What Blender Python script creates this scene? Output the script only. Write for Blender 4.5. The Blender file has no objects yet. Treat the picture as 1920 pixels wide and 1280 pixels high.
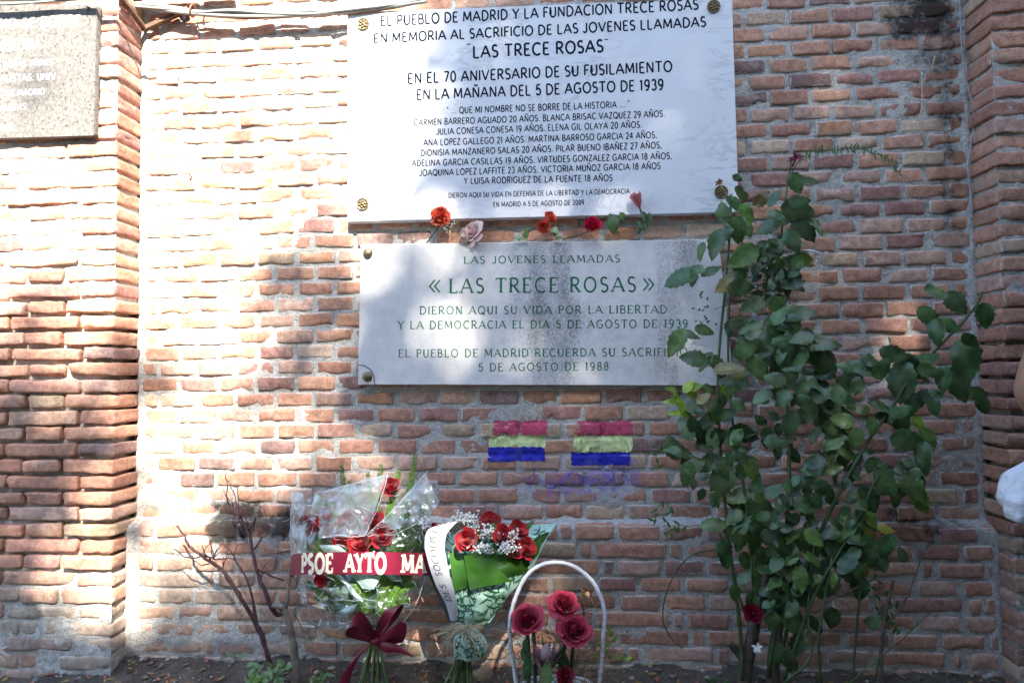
import bpy, math, random
import numpy as np
from mathutils import Vector, Matrix
from mathutils.bvhtree import BVHTree

# ------------------------------------------------------------------ camera, sky, sun, exposure
scene = bpy.context.scene
COL = scene.collection
YAW, PITCH, ROLL, FPX, DIST, EYE = 0.07607, 0.04219, 0.012895, 1280.0, 2.37, 1.0

def camera_basis():
    s, c = math.sin, math.cos
    fw = np.array([-s(YAW)*c(PITCH), c(YAW)*c(PITCH), s(PITCH)])
    r0 = np.array([c(YAW), s(YAW), 0.0])
    u0 = np.cross(r0, fw)
    return r0*c(ROLL)-u0*s(ROLL), u0*c(ROLL)+r0*s(ROLL), fw
RGT, UPV, FWD = camera_basis()
EYEP = np.array([0.0, -DIST, EYE])

cam_data = bpy.data.cameras.new('camera')
cam_data.sensor_width = 36.0
cam_data.lens = 24.0
cam_data.clip_start = 0.02
cam_data.clip_end = 500.0
cam = bpy.data.objects.new('camera', cam_data)
COL.objects.link(cam)
mw = Matrix.Identity(4)
for i in range(3):
    mw[i][0], mw[i][1], mw[i][2], mw[i][3] = RGT[i], UPV[i], -FWD[i], EYEP[i]
cam.matrix_world = mw
scene.camera = cam

SUNV = np.array([0.20, -0.69, 0.70]); SUNV /= np.linalg.norm(SUNV)
world = bpy.data.worlds.new('World')
scene.world = world
world.use_nodes = True
wn = world.node_tree.nodes
sky = wn.new('ShaderNodeTexSky')
sky.sky_type = 'NISHITA'
sky.sun_disc = False
sky.ozone_density = 2.6
sky.sun_elevation = math.asin(SUNV[2])
sky.sun_rotation = math.atan2(SUNV[0], SUNV[1])
world.node_tree.links.new(sky.outputs[0], wn['Background'].inputs[0])
wn['Background'].inputs[1].default_value = 0.135
sun_data = bpy.data.lights.new('sun', 'SUN')
sun_data.energy = 5.0
sun_data.angle = math.radians(0.7)
sun_data.color = (1.0, 0.93, 0.82)
sun = bpy.data.objects.new('sun', sun_data)
COL.objects.link(sun)
sun.rotation_euler = Vector(SUNV).to_track_quat('Z', 'Y').to_euler()
scene.view_settings.view_transform = 'Standard'
scene.view_settings.look = 'None'
scene.view_settings.gamma = 1.0
scene.view_settings.exposure = 2.6
scene.cycles.max_bounces = 8
scene.cycles.transparent_max_bounces = 24
scene.cycles.use_denoising = True

# ------------------------------------------------------------------ helpers
rnd = random.Random(11)
NR = np.random.RandomState(5)

def ray(px, py):
    return FWD + RGT*(px-960)/FPX - UPV*(py-640)/FPX
def at(px, py, Y=0.0):
    """point of the world seen at a photo pixel, on the plane y = Y"""
    d = ray(px, py)
    return EYEP + d*((Y-EYEP[1])/d[1])
def mpp(Y, px=960, py=640):
    """metres per photo pixel at depth plane Y"""
    d = ray(px, py)
    return ((Y-EYEP[1])/d[1])/FPX
def nrm(v):
    v = np.asarray(v, float)
    return v/(np.linalg.norm(v)+1e-12)

def _hash(ix, iy, iz, seed):
    h = (ix.astype(np.int64)*374761393 + iy.astype(np.int64)*668265263 + iz.astype(np.int64)*2147483647 + seed*974634777)
    h = (h ^ (h >> 13)) * 1274126177
    h = h & 0x7fffffff
    h = (h ^ (h >> 16))
    return (h & 0xffff)/65535.0
def vnoise(P, scale, seed=0):
    """value noise, -1..1"""
    Q = np.asarray(P, float)*scale
    I = np.floor(Q).astype(np.int64); F = Q-I; F = F*F*(3-2*F)
    out = 0
    for dx in (0, 1):
        wx = F[..., 0] if dx else 1-F[..., 0]
        for dy in (0, 1):
            wy = F[..., 1] if dy else 1-F[..., 1]
            for dz in (0, 1):
                wz = F[..., 2] if dz else 1-F[..., 2]
                out = out + wx*wy*wz*_hash(I[..., 0]+dx, I[..., 1]+dy, I[..., 2]+dz, seed)
    return out*2-1
def sstep(a, b, x):
    t = np.clip((np.asarray(x, float)-a)/(b-a), 0, 1)
    return t*t*(3-2*t)

class MB:
    """collects vertices and faces for ONE mesh object"""
    def __init__(s):
        s.v = []; s.f = []; s.m = []; s.c = []; s.a = []; s.n = 0
    def add(s, V, F, mat=0, col=(1, 1, 1), aux=None):
        V = np.asarray(V, float).reshape(-1, 3)
        k = len(V)
        s.v.append(V)
        s.f.extend([tuple(int(i)+s.n for i in q) for q in F])
        s.m.extend([mat]*len(F))
        c = np.ones((k, 4)); c[:, :3] = np.asarray(col, float)
        s.c.append(c)
        a = np.zeros((k, 4)); a[:, 3] = 1; a[:, 0] = 1
        if aux is not None: a[:, :3] = aux
        s.a.append(a)
        s.n += k
    def build(s, name, mats, parent=None, smooth=True, aux=False):
        me = bpy.data.meshes.new(name)
        V = np.concatenate(s.v) if s.v else np.zeros((0, 3))
        origin = V.mean(0) if (len(V) and parent is None) else np.zeros(3)
        if parent is None:
            origin = np.array([origin[0], origin[1], V[:, 2].min()])
        me.from_pydata((V-origin).tolist(), [], s.f)
        me.polygons.foreach_set('material_index', np.array(s.m, dtype=np.int32))
        me.polygons.foreach_set('use_smooth', np.full(len(s.f), smooth))
        ca = me.color_attributes.new('Col', 'FLOAT_COLOR', 'POINT')
        ca.data.foreach_set('color', np.concatenate(s.c).astype(np.float32).ravel())
        if aux:
            aa = me.color_attributes.new('Aux', 'FLOAT_COLOR', 'POINT')
            aa.data.foreach_set('color', np.concatenate(s.a).astype(np.float32).ravel())
        for m in (mats if isinstance(mats, (list, tuple)) else [mats]):
            me.materials.append(m)
        me.update()
        o = bpy.data.objects.new(name, me)
        COL.objects.link(o)
        if parent is None:
            o.location = origin
        else:
            o.parent = parent
            o.matrix_parent_inverse = Matrix.Translation(-world_loc(parent))
        return o

def world_loc(o):
    # parts keep world coordinates: only things carry a location
    return Vector((0, 0, 0)) if o.parent is not None else o.location.copy()

def tag(o, label=None, cat=None, group=None, kind=None):
    if label: o['label'] = label
    if cat: o['category'] = cat
    if group: o['group'] = group
    if kind: o['kind'] = kind
    return o
def thing(name, loc, label, cat, group=None):
    o = bpy.data.objects.new(name, None)
    o.empty_display_size = 0.05
    COL.objects.link(o)
    o.location = [float(x) for x in loc]
    return tag(o, label, cat, group)

# --- shapes
def frames(P):
    P = np.asarray(P, float)
    T = np.gradient(P, axis=0)
    T /= (np.linalg.norm(T, axis=1)[:, None]+1e-12)
    n = np.cross(T[0], [0.3, 0.2, 1.0]);
    if np.linalg.norm(n) < 1e-3: n = np.cross(T[0], [1.0, 0.1, 0])
    n = nrm(n); N = []
    for t in T:
        n = nrm(n - t*np.dot(n, t)); N.append(n)
    N = np.array(N)
    return T, N, np.cross(T, N)
def smooth_path(P, n=4):
    """Catmull-Rom through the given points"""
    P = np.asarray(P, float)
    if len(P) < 3: 
        return np.array([P[0]+(P[-1]-P[0])*t for t in np.linspace(0, 1, n+1)])
    Q = np.vstack([2*P[0]-P[1], P, 2*P[-1]-P[-2]])
    out = []
    for i in range(1, len(Q)-2):
        for k in range(n):
            t = k/n
            a, b, c, d = Q[i-1], Q[i], Q[i+1], Q[i+2]
            out.append(0.5*((2*b)+(c-a)*t+(2*a-5*b+4*c-d)*t*t+(3*b-a-3*c+d)*t**3))
    out.append(P[-1])
    return np.array(out)
def tube(mb, P, r, sides=6, mat=0, col=(1, 1, 1), bump=0.0, cap=True):
    P = np.asarray(P, float)
    r = np.full(len(P), r) if np.isscalar(r) else np.interp(np.linspace(0, 1, len(P)), np.linspace(0, 1, len(r)), r)
    T, N, B = frames(P)
    a = np.linspace(0, 2*math.pi, sides, endpoint=False)
    V = P[:, None, :] + r[:, None, None]*(np.cos(a)[None, :, None]*N[:, None, :]+np.sin(a)[None, :, None]*B[:, None, :])
    if bump:
        V = V + (vnoise(V, 60, 3)[..., None])*bump
    F = []
    for i in range(len(P)-1):
        for j in range(sides):
            k = (j+1) % sides
            F.append((i*sides+j, i*sides+k, (i+1)*sides+k, (i+1)*sides+j))
    if cap:
        F.append(tuple(range(sides))[::-1]); F.append(tuple((len(P)-1)*sides+j for j in range(sides)))
    mb.add(V.reshape(-1, 3), F, mat, col)
def strip(mb, P, W, nx=3, mat=0, col=(1, 1, 1), curl=0.0):
    """ribbon along P; W = half width vectors"""
    P = np.asarray(P, float); W = np.asarray(W, float)
    if W.ndim == 1: W = np.tile(W, (len(P), 1))
    u = np.linspace(-1, 1, nx)
    V = P[:, None, :] + u[None, :, None]*W[:, None, :]
    if curl:
        T = np.gradient(P, axis=0); Nn = np.cross(T, W); Nn /= (np.linalg.norm(Nn, axis=1)[:, None]+1e-9)
        V = V + (curl*(1-u**2))[None, :, None]*Nn[:, None, :]
    F = [(i*nx+j, i*nx+j+1, (i+1)*nx+j+1, (i+1)*nx+j) for i in range(len(P)-1) for j in range(nx-1)]
    mb.add(V.reshape(-1, 3), F, mat, col)
def grid_faces(n, m):
    return [(i*m+j, i*m+j+1, (i+1)*m+j+1, (i+1)*m+j) for i in range(n-1) for j in range(m-1)]
def blob(mb, c, r, nu=8, nv=6, mat=0, col=(1, 1, 1), axis=None):
    """rounded body; r may be a 3-vector; axis turns its z"""
    r = np.ones(3)*r if np.isscalar(r) else np.asarray(r, float)
    V = []
    for i in range(nv+1):
        th = math.pi*i/nv
        for j in range(nu):
            ph = 2*math.pi*j/nu
            V.append([math.sin(th)*math.cos(ph)*r[0], math.sin(th)*math.sin(ph)*r[1], math.cos(th)*r[2]])
    V = np.array(V)
    if axis is not None: V = V @ basis(axis).T
    F = []
    for i in range(nv):
        for j in range(nu):
            k = (j+1) % nu
            F.append((i*nu+j, (i+1)*nu+j, (i+1)*nu+k, i*nu+k))
    mb.add(V+np.asarray(c), F, mat, col)
def basis(axis):
    """3x3 whose columns are x, y and the given z axis"""
    z = nrm(axis)
    x = nrm(np.cross([0.13, 0.31, 0.94] if abs(z[2]) < 0.9 else [1, 0.1, 0], z))
    return np.stack([x, np.cross(z, x), z], 1)
def box(mb, lo, hi, bev=0.0, mat=0, col=(1, 1, 1), div=(1, 1, 1)):
    """box with rounded edges"""
    lo = np.asarray(lo, float); hi = np.asarray(hi, float)
    c = (lo+hi)/2; h = (hi-lo)/2
    def lines(hh, n):
        b = min(bev, hh*0.9)
        if b <= 0: return np.linspace(-hh, hh, n+1)
        return np.concatenate([[-hh, -hh+b*0.35], np.linspace(-hh+b, hh-b, n+1), [hh-b*0.35, hh]])
    L = [lines(h[i], div[i]) for i in range(3)]
    for ax in range(3):
        a, b = [(1, 2), (2, 0), (0, 1)][ax]
        for sg in (-1, 1):
            A, B_ = np.meshgrid(L[a], L[b], indexing='ij')
            V = np.zeros(A.shape+(3,)); V[..., a] = A; V[..., b] = B_; V[..., ax] = sg*h[ax]
            if bev > 0:
                bb = np.minimum(bev, h*0.9)
                q = np.clip(V, -(h-bb), h-bb); d = V-q
                V = q + bb.min()*d/(np.linalg.norm(d, axis=-1)[..., None]+1e-12)
            n, m = A.shape
            F = grid_faces(n, m)
            if sg < 0: F = [f[::-1] for f in F]
            mb.add(V.reshape(-1, 3)+c, F, mat, col)

# --- materials
def nodes_of(name):
    m = bpy.data.materials.new(name); m.use_nodes = True
    nt = m.node_tree
    return m, nt, nt.nodes['Principled BSDF']
def N(nt, typ, **kw):
    n = nt.nodes.new('ShaderNode'+typ)
    for k, v in kw.items():
        if k in ('operation', 'blend_type', 'data_type', 'feature', 'layer_name', 'attribute_name', 'clamp_factor'):
            setattr(n, k, v)
    return n
def noise(nt, scale, detail=4, rough=0.6, vec=None, dist=0.0):
    n = nt.nodes.new('ShaderNodeTexNoise')
    n.inputs['Scale'].default_value = scale; n.inputs['Detail'].default_value = detail
    n.inputs['Roughness'].default_value = rough; n.inputs['Distortion'].default_value = dist
    if vec is not None: nt.links.new(vec, n.inputs['Vector'])
    return n.outputs['Fac']
def ramp(nt, val, a, b, lo=0.0, hi=1.0):
    n = nt.nodes.new('ShaderNodeMapRange'); n.interpolation_type = 'SMOOTHSTEP'
    nt.links.new(val, n.inputs['Value'])
    n.inputs['From Min'].default_value = a; n.inputs['From Max'].default_value = b
    n.inputs['To Min'].default_value = lo; n.inputs['To Max'].default_value = hi
    return n.outputs['Result']
def math_(nt, op, a, b=None):
    n = nt.nodes.new('ShaderNodeMath'); n.operation = op
    for i, v in enumerate((a, b)):
        if v is None: continue
        if isinstance(v, (int, float)): n.inputs[i].default_value = v
        else: nt.links.new(v, n.inputs[i])
    return n.outputs[0]
def mix(nt, fac, a, b, blend='MIX'):
    n = nt.nodes.new('ShaderNodeMix'); n.data_type = 'RGBA'; n.blend_type = blend
    for sock, v in ((n.inputs[0], fac), (n.inputs[6], a), (n.inputs[7], b)):
        if isinstance(v, (int, float)): sock.default_value = v
        elif isinstance(v, (tuple, list)): sock.default_value = (*v[:3], 1)
        else: nt.links.new(v, sock)
    return n.outputs[2]
def grey(nt, val):
    n = nt.nodes.new('ShaderNodeCombineColor')
    for i in range(3): nt.links.new(val, n.inputs[i])
    return n.outputs[0]
def attr(nt, name='Col'):
    n = nt.nodes.new('ShaderNodeAttribute'); n.attribute_name = name
    return n.outputs['Color']
def bump(nt, bs, h, strength=0.4, dist=0.002):
    n = nt.nodes.new('ShaderNodeBump')
    n.inputs['Strength'].default_value = strength; n.inputs['Distance'].default_value = dist
    nt.links.new(h, n.inputs['Height']); nt.links.new(n.outputs[0], bs.inputs['Normal'])
def obj_coord(nt):
    return nt.nodes.new('ShaderNodeTexCoord').outputs['Object']

def mat_simple(name, base, rough=0.6, var=0.18, scale=30, bs=120, bstr=0.25, bdist=0.001, spec=0.4, trans=0.0, sheen=0.0, metal=0.0, tint=None):
    """base colour times the vertex colour, broken up by noise; trans = share of light let through (petals, leaves)"""
    m, nt, b = nodes_of(name)
    v = obj_coord(nt)
    n1 = noise(nt, scale, 5, 0.65, v)
    c = mix(nt, 1.0, tuple(base), attr(nt), 'MULTIPLY')
    c = mix(nt, 1.0, c, grey(nt, ramp(nt, n1, 0.25, 0.75, 1-var, 1+var)), 'MULTIPLY')
    if tint is not None:
        n2 = noise(nt, scale*0.35, 3, 0.6, v)
        c = mix(nt, ramp(nt, n2, 0.5, 0.72, 0, 0.6), c, tint)
    nt.links.new(c, b.inputs['Base Color'])
    b.inputs['Roughness'].default_value = rough
    b.inputs['Specular IOR Level'].default_value = spec
    b.inputs['Metallic'].default_value = metal
    if sheen:
        b.inputs['Sheen Weight'].default_value = sheen
    if bstr: bump(nt, b, noise(nt, bs, 4, 0.6, v), bstr, bdist)
    if trans:
        t = nt.nodes.new('ShaderNodeBsdfTranslucent'); nt.links.new(c, t.inputs[0])
        ms = nt.nodes.new('ShaderNodeMixShader'); ms.inputs[0].default_value = trans
        nt.links.new(b.outputs[0], ms.inputs[1]); nt.links.new(t.outputs[0], ms.inputs[2])
        nt.links.new(ms.outputs[0], nt.nodes['Material Output'].inputs[0])
    return m

# ------------------------------------------------------------------ the brick wall
XL, XR, PDEP = -1.531, 1.358, 0.147       # inner edges of the pilasters, their depth
LEDGE, PLINTH = 0.515, 0.06               # height and depth of the thicker foot of the wall
WX0, WX1, WZ1 = -3.3, 3.0, 2.95

def masonry_material(name, brick):
    m, nt, b = nodes_of(name)
    v = obj_coord(nt)
    aux = nt.nodes.new('ShaderNodeSeparateColor'); nt.links.new(attr(nt, 'Aux'), aux.inputs[0])
    edge, stain, spray = aux.outputs[0], aux.outputs[1], aux.outputs[2]
    MORT = (0.54, 0.52, 0.48)
    n_f = noise(nt, 190, 5, 0.7, v); n_m = noise(nt, 46, 5, 0.65, v); n_l = noise(nt, 7, 4, 0.6, v); n_p = noise(nt, 16, 4, 0.65, v)
    if brick:
        c = mix(nt, 1.0, attr(nt), grey(nt, ramp(nt, n_m, 0.28, 0.72, 0.74, 1.26)), 'MULTIPLY')
        c = mix(nt, ramp(nt, n_p, 0.5, 0.72, 0, 0.5), c, mix(nt, 1.0, c, (1.32, 1.5, 1.55), 'MULTIPLY'))
        c = mix(nt, 1.0, c, grey(nt, ramp(nt, n_f, 0.2, 0.75, 0.72, 1.22)), 'MULTIPLY')
        # lime film left on the face
        c = mix(nt, math_(nt, 'MULTIPLY', ramp(nt, n_l, 0.5, 0.7, 0, 0.55), ramp(nt, n_m, 0.35, 0.7)), c, (0.42, 0.36, 0.31))
        # white grit
        vo = nt.nodes.new('ShaderNodeTexVoronoi'); vo.inputs['Scale'].default_value = 150; nt.links.new(v, vo.inputs['Vector'])
        sp = math_(nt, 'MULTIPLY', ramp(nt, vo.outputs['Distance'], 0.12, 0.26, 1, 0), ramp(nt, n_p, 0.47, 0.62))
        c = mix(nt, math_(nt, 'MULTIPLY', sp, 0.7), c, (0.6, 0.52, 0.45))
        # mortar smeared over the edges
        e = math_(nt, 'ADD', edge, math_(nt, 'MULTIPLY', math_(nt, 'SUBTRACT', n_m, 0.5), 2.2))
        e = math_(nt, 'ADD', e, math_(nt, 'MULTIPLY', math_(nt, 'SUBTRACT', n_p, 0.5), 1.7))
        mort = mix(nt, 1.0, MORT, grey(nt, ramp(nt, n_f, 0.25, 0.75, 0.7, 1.25)), 'MULTIPLY')
        c = mix(nt, ramp(nt, e, -0.02, 0.36, 0.9, 0), c, mort)
    else:
        c = mix(nt, 1.0, attr(nt), grey(nt, ramp(nt, n_f, 0.25, 0.75, 0.55, 1.3)), 'MULTIPLY')
        c = mix(nt, 1.0, c, grey(nt, ramp(nt, n_m, 0.3, 0.7, 0.78, 1.15)), 'MULTIPLY')
        vo = nt.nodes.new('ShaderNodeTexVoronoi'); vo.inputs['Scale'].default_value = 240; nt.links.new(v, vo.inputs['Vector'])
        c = mix(nt, ramp(nt, vo.outputs['Distance'], 0.08, 0.25, 0.5, 0), c, (0.62, 0.6, 0.56))
        c = mix(nt, ramp(nt, n_l, 0.52, 0.75, 0, 0.35), c, (0.3, 0.27, 0.22))
    # stains and darker bands
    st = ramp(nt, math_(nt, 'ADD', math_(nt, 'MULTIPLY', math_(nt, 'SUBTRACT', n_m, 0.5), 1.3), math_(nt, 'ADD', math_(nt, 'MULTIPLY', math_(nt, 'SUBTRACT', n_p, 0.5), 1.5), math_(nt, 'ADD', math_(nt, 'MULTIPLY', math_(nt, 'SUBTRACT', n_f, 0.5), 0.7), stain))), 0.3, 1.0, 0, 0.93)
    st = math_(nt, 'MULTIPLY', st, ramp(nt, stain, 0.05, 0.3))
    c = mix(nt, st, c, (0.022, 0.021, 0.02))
    # blue spray drops
    sf = ramp(nt, math_(nt, 'ADD', math_(nt, 'ADD', math_(nt, 'MULTIPLY', n_m, 0.9), math_(nt, 'MULTIPLY', n_f, 0.9)), math_(nt, 'MULTIPLY', spray, 0.3)), 1.08, 1.3)
    c = mix(nt, math_(nt, 'MULTIPLY', math_(nt, 'MULTIPLY', sf, ramp(nt, spray, 0.03, 0.4)), 0.8), c, (0.13, 0.10, 0.42))
    nt.links.new(c, b.inputs['Base Color'])
    b.inputs['Roughness'].default_value = 0.93
    b.inputs['Specular IOR Level'].default_value = 0.2
    h = math_(nt, 'ADD', math_(nt, 'MULTIPLY', n_f, 0.55), n_m)
    bump(nt, b, h, 0.75 if brick else 1.0, 0.004 if brick else 0.006)
    return m
MAT_BRICK = masonry_material('brick', True)
MAT_MORTAR = masonry_material('mortar', False)

def to_wall(px, py, Y=0.0):
    p = at(px, py, Y); return p[0], p[2]
def gauss(x, z, px, py, rx, rz, Y=0.0, pw=1.0):
    """soft patch round a wall point; radii in metres"""
    cx, cz = to_wall(px, py, Y)
    return np.exp(-(((x-cx)/rx)**2+((z-cz)/rz)**2)**pw)
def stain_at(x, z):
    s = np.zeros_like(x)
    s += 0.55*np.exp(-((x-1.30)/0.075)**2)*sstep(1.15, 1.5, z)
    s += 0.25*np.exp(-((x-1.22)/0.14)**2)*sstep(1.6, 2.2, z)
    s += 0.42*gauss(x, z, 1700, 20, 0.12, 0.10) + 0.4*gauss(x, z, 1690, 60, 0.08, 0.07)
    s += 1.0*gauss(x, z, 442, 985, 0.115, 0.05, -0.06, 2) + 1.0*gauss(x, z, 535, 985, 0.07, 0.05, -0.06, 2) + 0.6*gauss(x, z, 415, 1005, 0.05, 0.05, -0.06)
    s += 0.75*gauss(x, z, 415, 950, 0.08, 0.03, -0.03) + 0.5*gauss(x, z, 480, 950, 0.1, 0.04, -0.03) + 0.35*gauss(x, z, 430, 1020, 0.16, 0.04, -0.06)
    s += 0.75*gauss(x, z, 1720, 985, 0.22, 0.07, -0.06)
    s += 0.4*sstep(0.16, 0.0, z)  # darker towards the ground
    s += 0.45*np.exp(-((z-0.965-0.51)/0.02)**2)*sstep(-0.2, 0.1, x)*sstep(0.6, 0.4, x)  # darker band in the gap between the plaques
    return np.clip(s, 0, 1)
def spray_at(x, z):
    s = 1.0*gauss(x, z, 1080, 905, 0.26, 0.075) + 0.6*gauss(x, z, 1160, 885, 0.10, 0.06) + 0.35*gauss(x, z, 720, 880, 0.3, 0.1) + 0.3*gauss(x, z, 990, 1000, 0.35, 0.05)
    return np.clip(s, 0, 1)

# unit brick: five faces with denser lines towards the edges
def brick_template():
    lx = np.array([-1, -.965, -.88, -.62, -.3, 0, .3, .62, .88, .965, 1]); lz = np.array([-1, -.88, -.62, -.2, .2, .62, .88, 1]); ly = np.array([-1, -.93, -.75, -.3, .3, 1])
    V = []; F = []
    def face(fn, A, B):
        k = sum(len(q) for q in V)
        g = np.array([fn(a, b) for a in A for b in B]); V.append(g)
        F.extend([tuple(k+i for i in q) for q in grid_faces(len(A), len(B))])
    face(lambda a, b: (a, -1, b), lx, lz)
    for s in (-1, 1):
        face(lambda a, b: (s, a, b), ly, lz)
        face(lambda a, b: (a, b, s), lx, ly)
    return np.concatenate(V), np.array(F)
BT_V, BT_F = brick_template()
BRICK_TONES = np.array([(.37, .18, .125), (.34, .16, .115), (.40, .20, .14), (.32, .155, .12), (.41, .235, .175), (.38, .22, .175), (.28, .135, .115), (.36, .235, .165), (.19, .11, .10), (.43, .28, .21), (.39, .19, .115)])
BRICK_P = np.array([.2, .16, .14, .1, .09, .09, .07, .05, .03, .03, .04])

def bricks_mesh(mb, L, rough=1.0, wear=0.0):
    """L: rows of (cx, cy_front, cz, w, depth, h)"""
    L = np.array(L, float); n = len(L)
    c = np.stack([L[:, 0], L[:, 1]+L[:, 4]/2, L[:, 2]], 1)
    h = np.stack([L[:, 3]/2, L[:, 4]/2, L[:, 5]/2], 1)
    P = BT_V[None]*h[:, None, :]
    r = 0.007*NR.uniform(.6, 1.6, n)[:, None, None]
    q = np.clip(P, -(h[:, None]-r), h[:, None]-r)
    d = P-q; ln = np.linalg.norm(d, axis=-1, keepdims=True)
    P = q+np.where(ln > 1e-9, r*d/(ln+1e-12), 0)
    edge = np.minimum(h[:, None, 0]-np.abs(BT_V[None, :, 0]*h[:, None, 0]), h[:, None, 2]-np.abs(BT_V[None, :, 2]*h[:, None, 2]))/0.011
    edge = np.where(BT_V[None, :, 1] > -0.9, edge*0+0.75, edge)
    a = NR.normal(0, .012, n)
    ca, sa = np.cos(a)[:, None], np.sin(a)[:, None]
    X, Z = P[..., 0]*ca-P[..., 2]*sa, P[..., 0]*sa+P[..., 2]*ca
    P = np.stack([X, P[..., 1], Z], -1)+c[:, None]
    P[..., 1] += NR.normal(0, .0012, n)[:, None]+ (BT_V[None, :, 0]*NR.normal(0, .0015, n)[:, None])
    off = NR.uniform(0, 50, (n, 1, 3))
    for k, (sc, am) in enumerate(((38, .0028), (95, .0016), (230, .0008))):
        for ax in range(3):
            P[..., ax] += vnoise(P+off*(1 if k == 0 else 0), sc, 11*k+ax)*am*rough*(1.0 if ax != 1 else .9)
    # chipped corners
    ch = np.clip(vnoise(P, 19, 77)-.36, 0, 1)*np.clip(1.15-edge*.8, 0, 1)
    P[..., 1] += ch*0.026
    tone = BRICK_TONES[NR.choice(len(BRICK_TONES), n, p=BRICK_P/BRICK_P.sum())]*NR.uniform(.86, 1.14, (n, 1))
    tone = tone*np.array([1.22, 1.34, 1.30])
    # lime and splashed earth on the lowest courses of the left side
    low = (sstep(.42, .2, c[:, 2])*sstep(-.7, -1.2, c[:, 0])*NR.uniform(.2, .95, n))[:, None]
    tone = tone*(1-low)+np.array([.40, .345, .275])*low
    edge2 = edge+NR.uniform(-.12, .35, n)[:, None]-wear
    x, z = P[..., 0].ravel(), P[..., 2].ravel()
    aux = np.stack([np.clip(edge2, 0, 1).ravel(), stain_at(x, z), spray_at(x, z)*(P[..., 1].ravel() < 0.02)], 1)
    col = np.repeat(tone[:, None], P.shape[1], 1).reshape(-1, 3)
    F = (BT_F[None]+(np.arange(n)*P.shape[1])[:, None, None]).reshape(-1, 4)
    mb.add(P.reshape(-1, 3), F, 0, col, aux)

def main_rows():
    L = []
    for k in range(-11, 42):
        z = .5696+.0563*k
        if z < 0 or z > WZ1: continue
        low = z < LEDGE-.02
        y0 = -PLINTH if low else 0.0
        ph = (-1.462 if k % 2 == 0 else -1.386)+(0.03 if low else 0)
        x = ph-.1448*(1 if k % 2 == 0 else 1)
        xs = [XL+(.03 if low else 0)]
        j = ph
        while j < XL+.04: j += .1448
        while j < XR-.03:
            xs.append(j+rnd.uniform(-.006, .006)); j += .1448
        xs.append(XR+.004)
        i = 0
        while i < len(xs)-1:
            a, b = xs[i], xs[i+1]
            if b-a < .035: i += 1; continue
            if low and rnd.random() < .35 and i+2 < len(xs)-1 and rnd.random() < .5:
                b = xs[i+2]-.05; xs[i+1] = b
            j = rnd.uniform(.011, .018)
            L.append((( a+b)/2, y0-.0052+rnd.uniform(-.0026, .0026), z+rnd.uniform(-.002, .002), b-a-j, .07, .0563-rnd.uniform(.0075, .012)))
            i += 1
    return L
def pilaster_rows(side):
    L = []
    x0 = XL if side < 0 else XR
    base = 1.321 if side < 0 else 1.666
    for m in range(-32, 32):
        z = base+.0546*(m+.5)
        if z < -.03 or z > WZ1: continue
        A = (m % 2 == 0)
        w = [.19, .142, .235, .14, .24, .14, .24, .14, .24] if A else [.133, .262, .13, .25, .13, .25, .13, .25, .13]
        raked = (side < 0 and .3 < z < 1.27) or (side > 0 and .5 < z < 1.08)
        u = 0.0
        for q in w:
            q += rnd.uniform(-.006, .006)
            j = rnd.uniform(.008, .013)
            cx = x0+side*(u+q/2)
            hh = .0546-(rnd.uniform(.009, .015) if raked else rnd.uniform(.007, .011))
            d = PDEP+.01 if u == 0 else .09
            yf = -PDEP+rnd.uniform(-.006, .005)
            L.append((cx if u > 0 else cx+(-side)*rnd.uniform(.0, .006), yf, z+rnd.uniform(-.0022, .0022), q-j, d, hh))
            u += q
    return L

wall = thing('brick_wall', (0, 0, 0), 'weathered red brick memorial wall with grey mortar joints and two projecting pilasters', 'wall')
mb_main = MB(); bricks_mesh(mb_main, main_rows(), .85)
mb_pl = MB(); bricks_mesh(mb_pl, pilaster_rows(-1), 1.25, -.5)
mb_pr = MB(); bricks_mesh(mb_pr, pilaster_rows(1), 1.25, -.35)

# mortar of the wall face: one rough sheet that steps out at the ledge
def mortar_sheet():
    xs = np.arange(XL-.02, XR+.021, .008); zs = np.arange(-.05, WZ1, .008)
    X, Z = np.meshgrid(xs, zs, indexing='ij')
    edgez = LEDGE-.033+.010*vnoise(np.stack([X, X*0, X*0], -1), 9, 4)+.012*np.exp(-((X+1.35)/.15)**2)
    Y = -PLINTH*sstep(.0, .03, edgez+.012-Z)+.001
    P = np.stack([X, Y, Z], -1)
    Y = Y+.0018*vnoise(P, 55, 8)+.0016*vnoise(P, 120, 9)+.002*vnoise(P, 18, 10)
    # patches where the mortar lies over the bricks
    over = np.clip(vnoise(P, 7, 21)-.42, 0, 1)*.012 + .005*gauss(X, Z, 340, 1165, .16, .05, -.06) + .011*gauss(X, Z, 330, 945, .14, .03, -.03, 2)+.006*gauss(X, Z, 420, 1200, .3, .03, -.06)
    Y = Y-over
    # fillets against the pilasters
    Y = Y-.012*np.exp(-((X-XL)/.02)**2)-.010*np.exp(-((X-XR)/.018)**2)
    P[..., 1] = Y
    return P
MS = mortar_sheet()
mm = MB()
x, z = MS[..., 0].ravel(), MS[..., 2].ravel()
tone = np.array([.52, .505, .465])[None]*(1+.12*vnoise(MS.reshape(-1, 3), 5, 31))[:, None]
mm.add(MS.reshape(-1, 3), grid_faces(MS.shape[0], MS.shape[1]), 0, tone, np.stack([x*0, stain_at(x, z), spray_at(x, z)], 1))

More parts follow.
